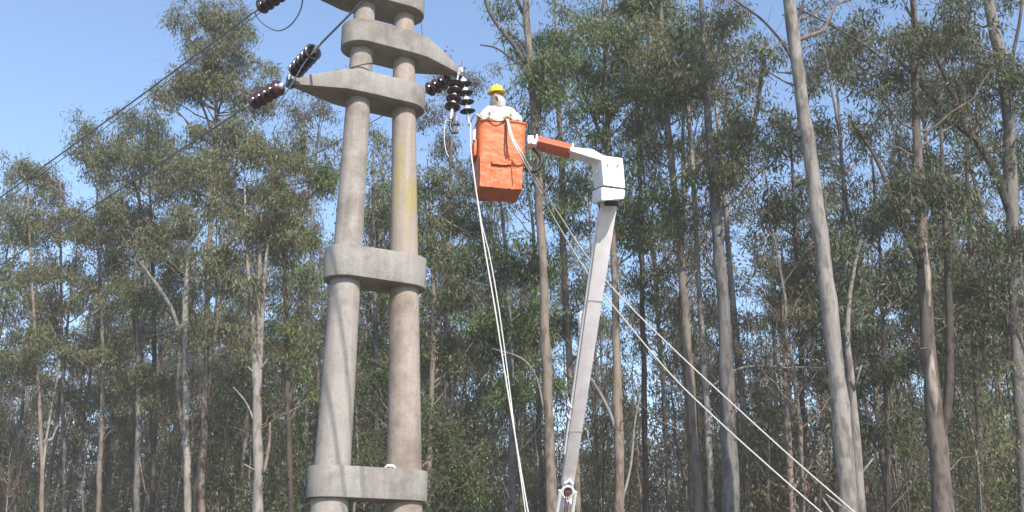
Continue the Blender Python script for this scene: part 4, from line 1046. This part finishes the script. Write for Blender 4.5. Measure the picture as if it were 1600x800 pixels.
while cnt < 100:
    px = rngb.uniform(-80, 1680); e0 = edge(px); Y = e0 + rngb.uniform(-2, 34)
    x = (px - 800) / 1600 * Y * .97
    if min((x - a) ** 2 + (Y - b_) ** 2 for a, b_ in placed) < .9 ** 2: continue
    i = int(rngb.integers(len(stems))); pt, H0 = stems[i]; s = rngb.uniform(.7, 1.3)
    lab = ['thin pale ', 'thin brown ', 'thin grey '][(200 + i) % 3] + ('far ' if Y > e0 + 12 else '') + 'understorey stem ' + where(x, Y)
    if i not in used:
        used.add(i); pt.location = (x, Y, 0); pt.scale = (s, s, s); pt['label'] = lab; pt['group'] = GROUP
    else: copy_tree(pt, (x, Y, 0), rngb.uniform(0, 6.28), (s, s, s), lab, GROUP)
    placed.append((x, Y)); cnt += 1
sprot = [proto('sapling', 300 + i) for i in range(6)]
used = set(); cnt = 0
while cnt < 125:
    px = rngb.uniform(-130, 1730); e0 = edge(px); Y = e0 + rngb.uniform(0, 34)
    x = (px - 800) / 1600 * Y * .97
    if min((x - a) ** 2 + (Y - b_) ** 2 for a, b_ in placed) < .8 ** 2: continue
    i = int(rngb.integers(len(sprot))); pt, H0 = sprot[i]; s = rngb.uniform(.6, 1.45)
    lab = ('tall ' if s > 1.15 else 'low ' if s < .85 else 'slim ') + ('far ' if Y > e0 + 18 else '') + 'leafy sapling in the undergrowth ' + where(x, Y)
    if i not in used:
        used.add(i); pt.location = (x, Y, 0); pt.scale = (s * .9, s * .9, s); pt['label'] = lab; pt['group'] = 'saplings under the stand'
    else: copy_tree(pt, (x, Y, 0), rngb.uniform(0, 6.28), (s * .9, s * .9, s), lab, 'saplings under the stand')
    placed.append((x, Y)); cnt += 1

# where two or three look alike beside the same landmark, tell them apart by their order
same = {}
for o in COL.objects:
    if o.parent is None and 'label' in o.keys() and o.get('group') in (GROUP, 'saplings under the stand'): same.setdefault(o['label'], []).append(o)
for lab, os_ in same.items():
    os_.sort(key=lambda o: o.location.x / o.location.y)
    if len(os_) == 2: ex = ('left one', 'right one')
    elif len(os_) == 3: ex = ('leftmost one', 'middle one', 'rightmost one')
    else: continue
    for o, e_ in zip(os_, ex): o['label'] = lab + ', ' + e_

# the wood going on behind as one mass
rgw = np.random.default_rng(55); mb = MB(); LC = []
for _ in range(850):
    Y = rgw.uniform(62, 118); x = rgw.uniform(-.62, .62) * Y; Hh = rgw.uniform(10, 17); r0 = rgw.uniform(.05, .15)
    zs = np.linspace(-.1, Hh, 6); mb.tube(np.stack([x + np.cumsum(rgw.normal(0, .14, 6)), np.full(6, Y), zs], 1), np.linspace(r0, .02, 6), 5, caps=False)
    for _k in range(4):
        z = rgw.uniform(3, Hh * .8); a_ = rgw.uniform(0, 6.28); mb.tube([(x, Y, z), (x + .5 * math.cos(a_), Y, z + .6), (x + .9 * math.cos(a_), Y + .3, z + rgw.uniform(1, 2.2))], [.03, .02, .01], 3, caps=False)
    for _k in range(14):
        a_ = rgw.uniform(0, 6.28); rr = rgw.uniform(.2, 1.6); LC.append((x + rr * math.cos(a_), Y + rr * math.sin(a_), Hh * rgw.uniform(.2, 1) ** .7))
dw = tag(mb.build('distant_wood', M['bark_pale'], sharp=0), 'far wood closing the view low between the trunks', 'wood', kind='stuff')
tag(quads_np('foliage', leaves(rgw, LC, 18, .42, (.2, .4), .05), M['leaf_dry'], dw), kind='stuff')

# grass tufts on the verge and forest floor (below the picture)
rg2 = np.random.default_rng(9); n = 30000
p = np.stack([rg2.uniform(-30, 30, n), 6 + 50 * rg2.uniform(0, 1, n) ** 1.3, np.full(n, -.03)], 1)
a = rg2.normal(0, .35, (n, 3)); a[:, 2] = 1; a /= np.linalg.norm(a, axis=1)[:, None]; s = np.cross(a, rg2.normal(0, 1, (n, 3))); s /= np.linalg.norm(s, axis=1)[:, None]
l = rg2.uniform(.12, .45, n)[:, None]
V = np.stack([p - s * .012, p + s * .012, p + a * l * .6 + s * .008, p + a * l + np.array([.0, .0, -.03])], 1)
tag(quads_np('grass', V, M['grass']), 'dry grass growing on the ground around the pole and trees', 'grass', kind='stuff')

# pale air inside the stand
hz = MB().box((0, 0, 12.25), (5900, 5900, 27.5))
hm = bpy.data.materials.new('pale_air'); hm.use_nodes = True; hn = hm.node_tree; hn.nodes.clear()
pv = hn.nodes.new('ShaderNodeVolumePrincipled'); pv.inputs['Color'].default_value = (1, .94, .87, 1); pv.inputs['Density'].default_value = .0019; pv.inputs['Anisotropy'].default_value = .2
ho = hn.nodes.new('ShaderNodeOutputMaterial'); hn.links.new(pv.outputs[0], ho.inputs['Volume'])
tag(hz.build('haze', hm, smooth=False), kind='stuff')
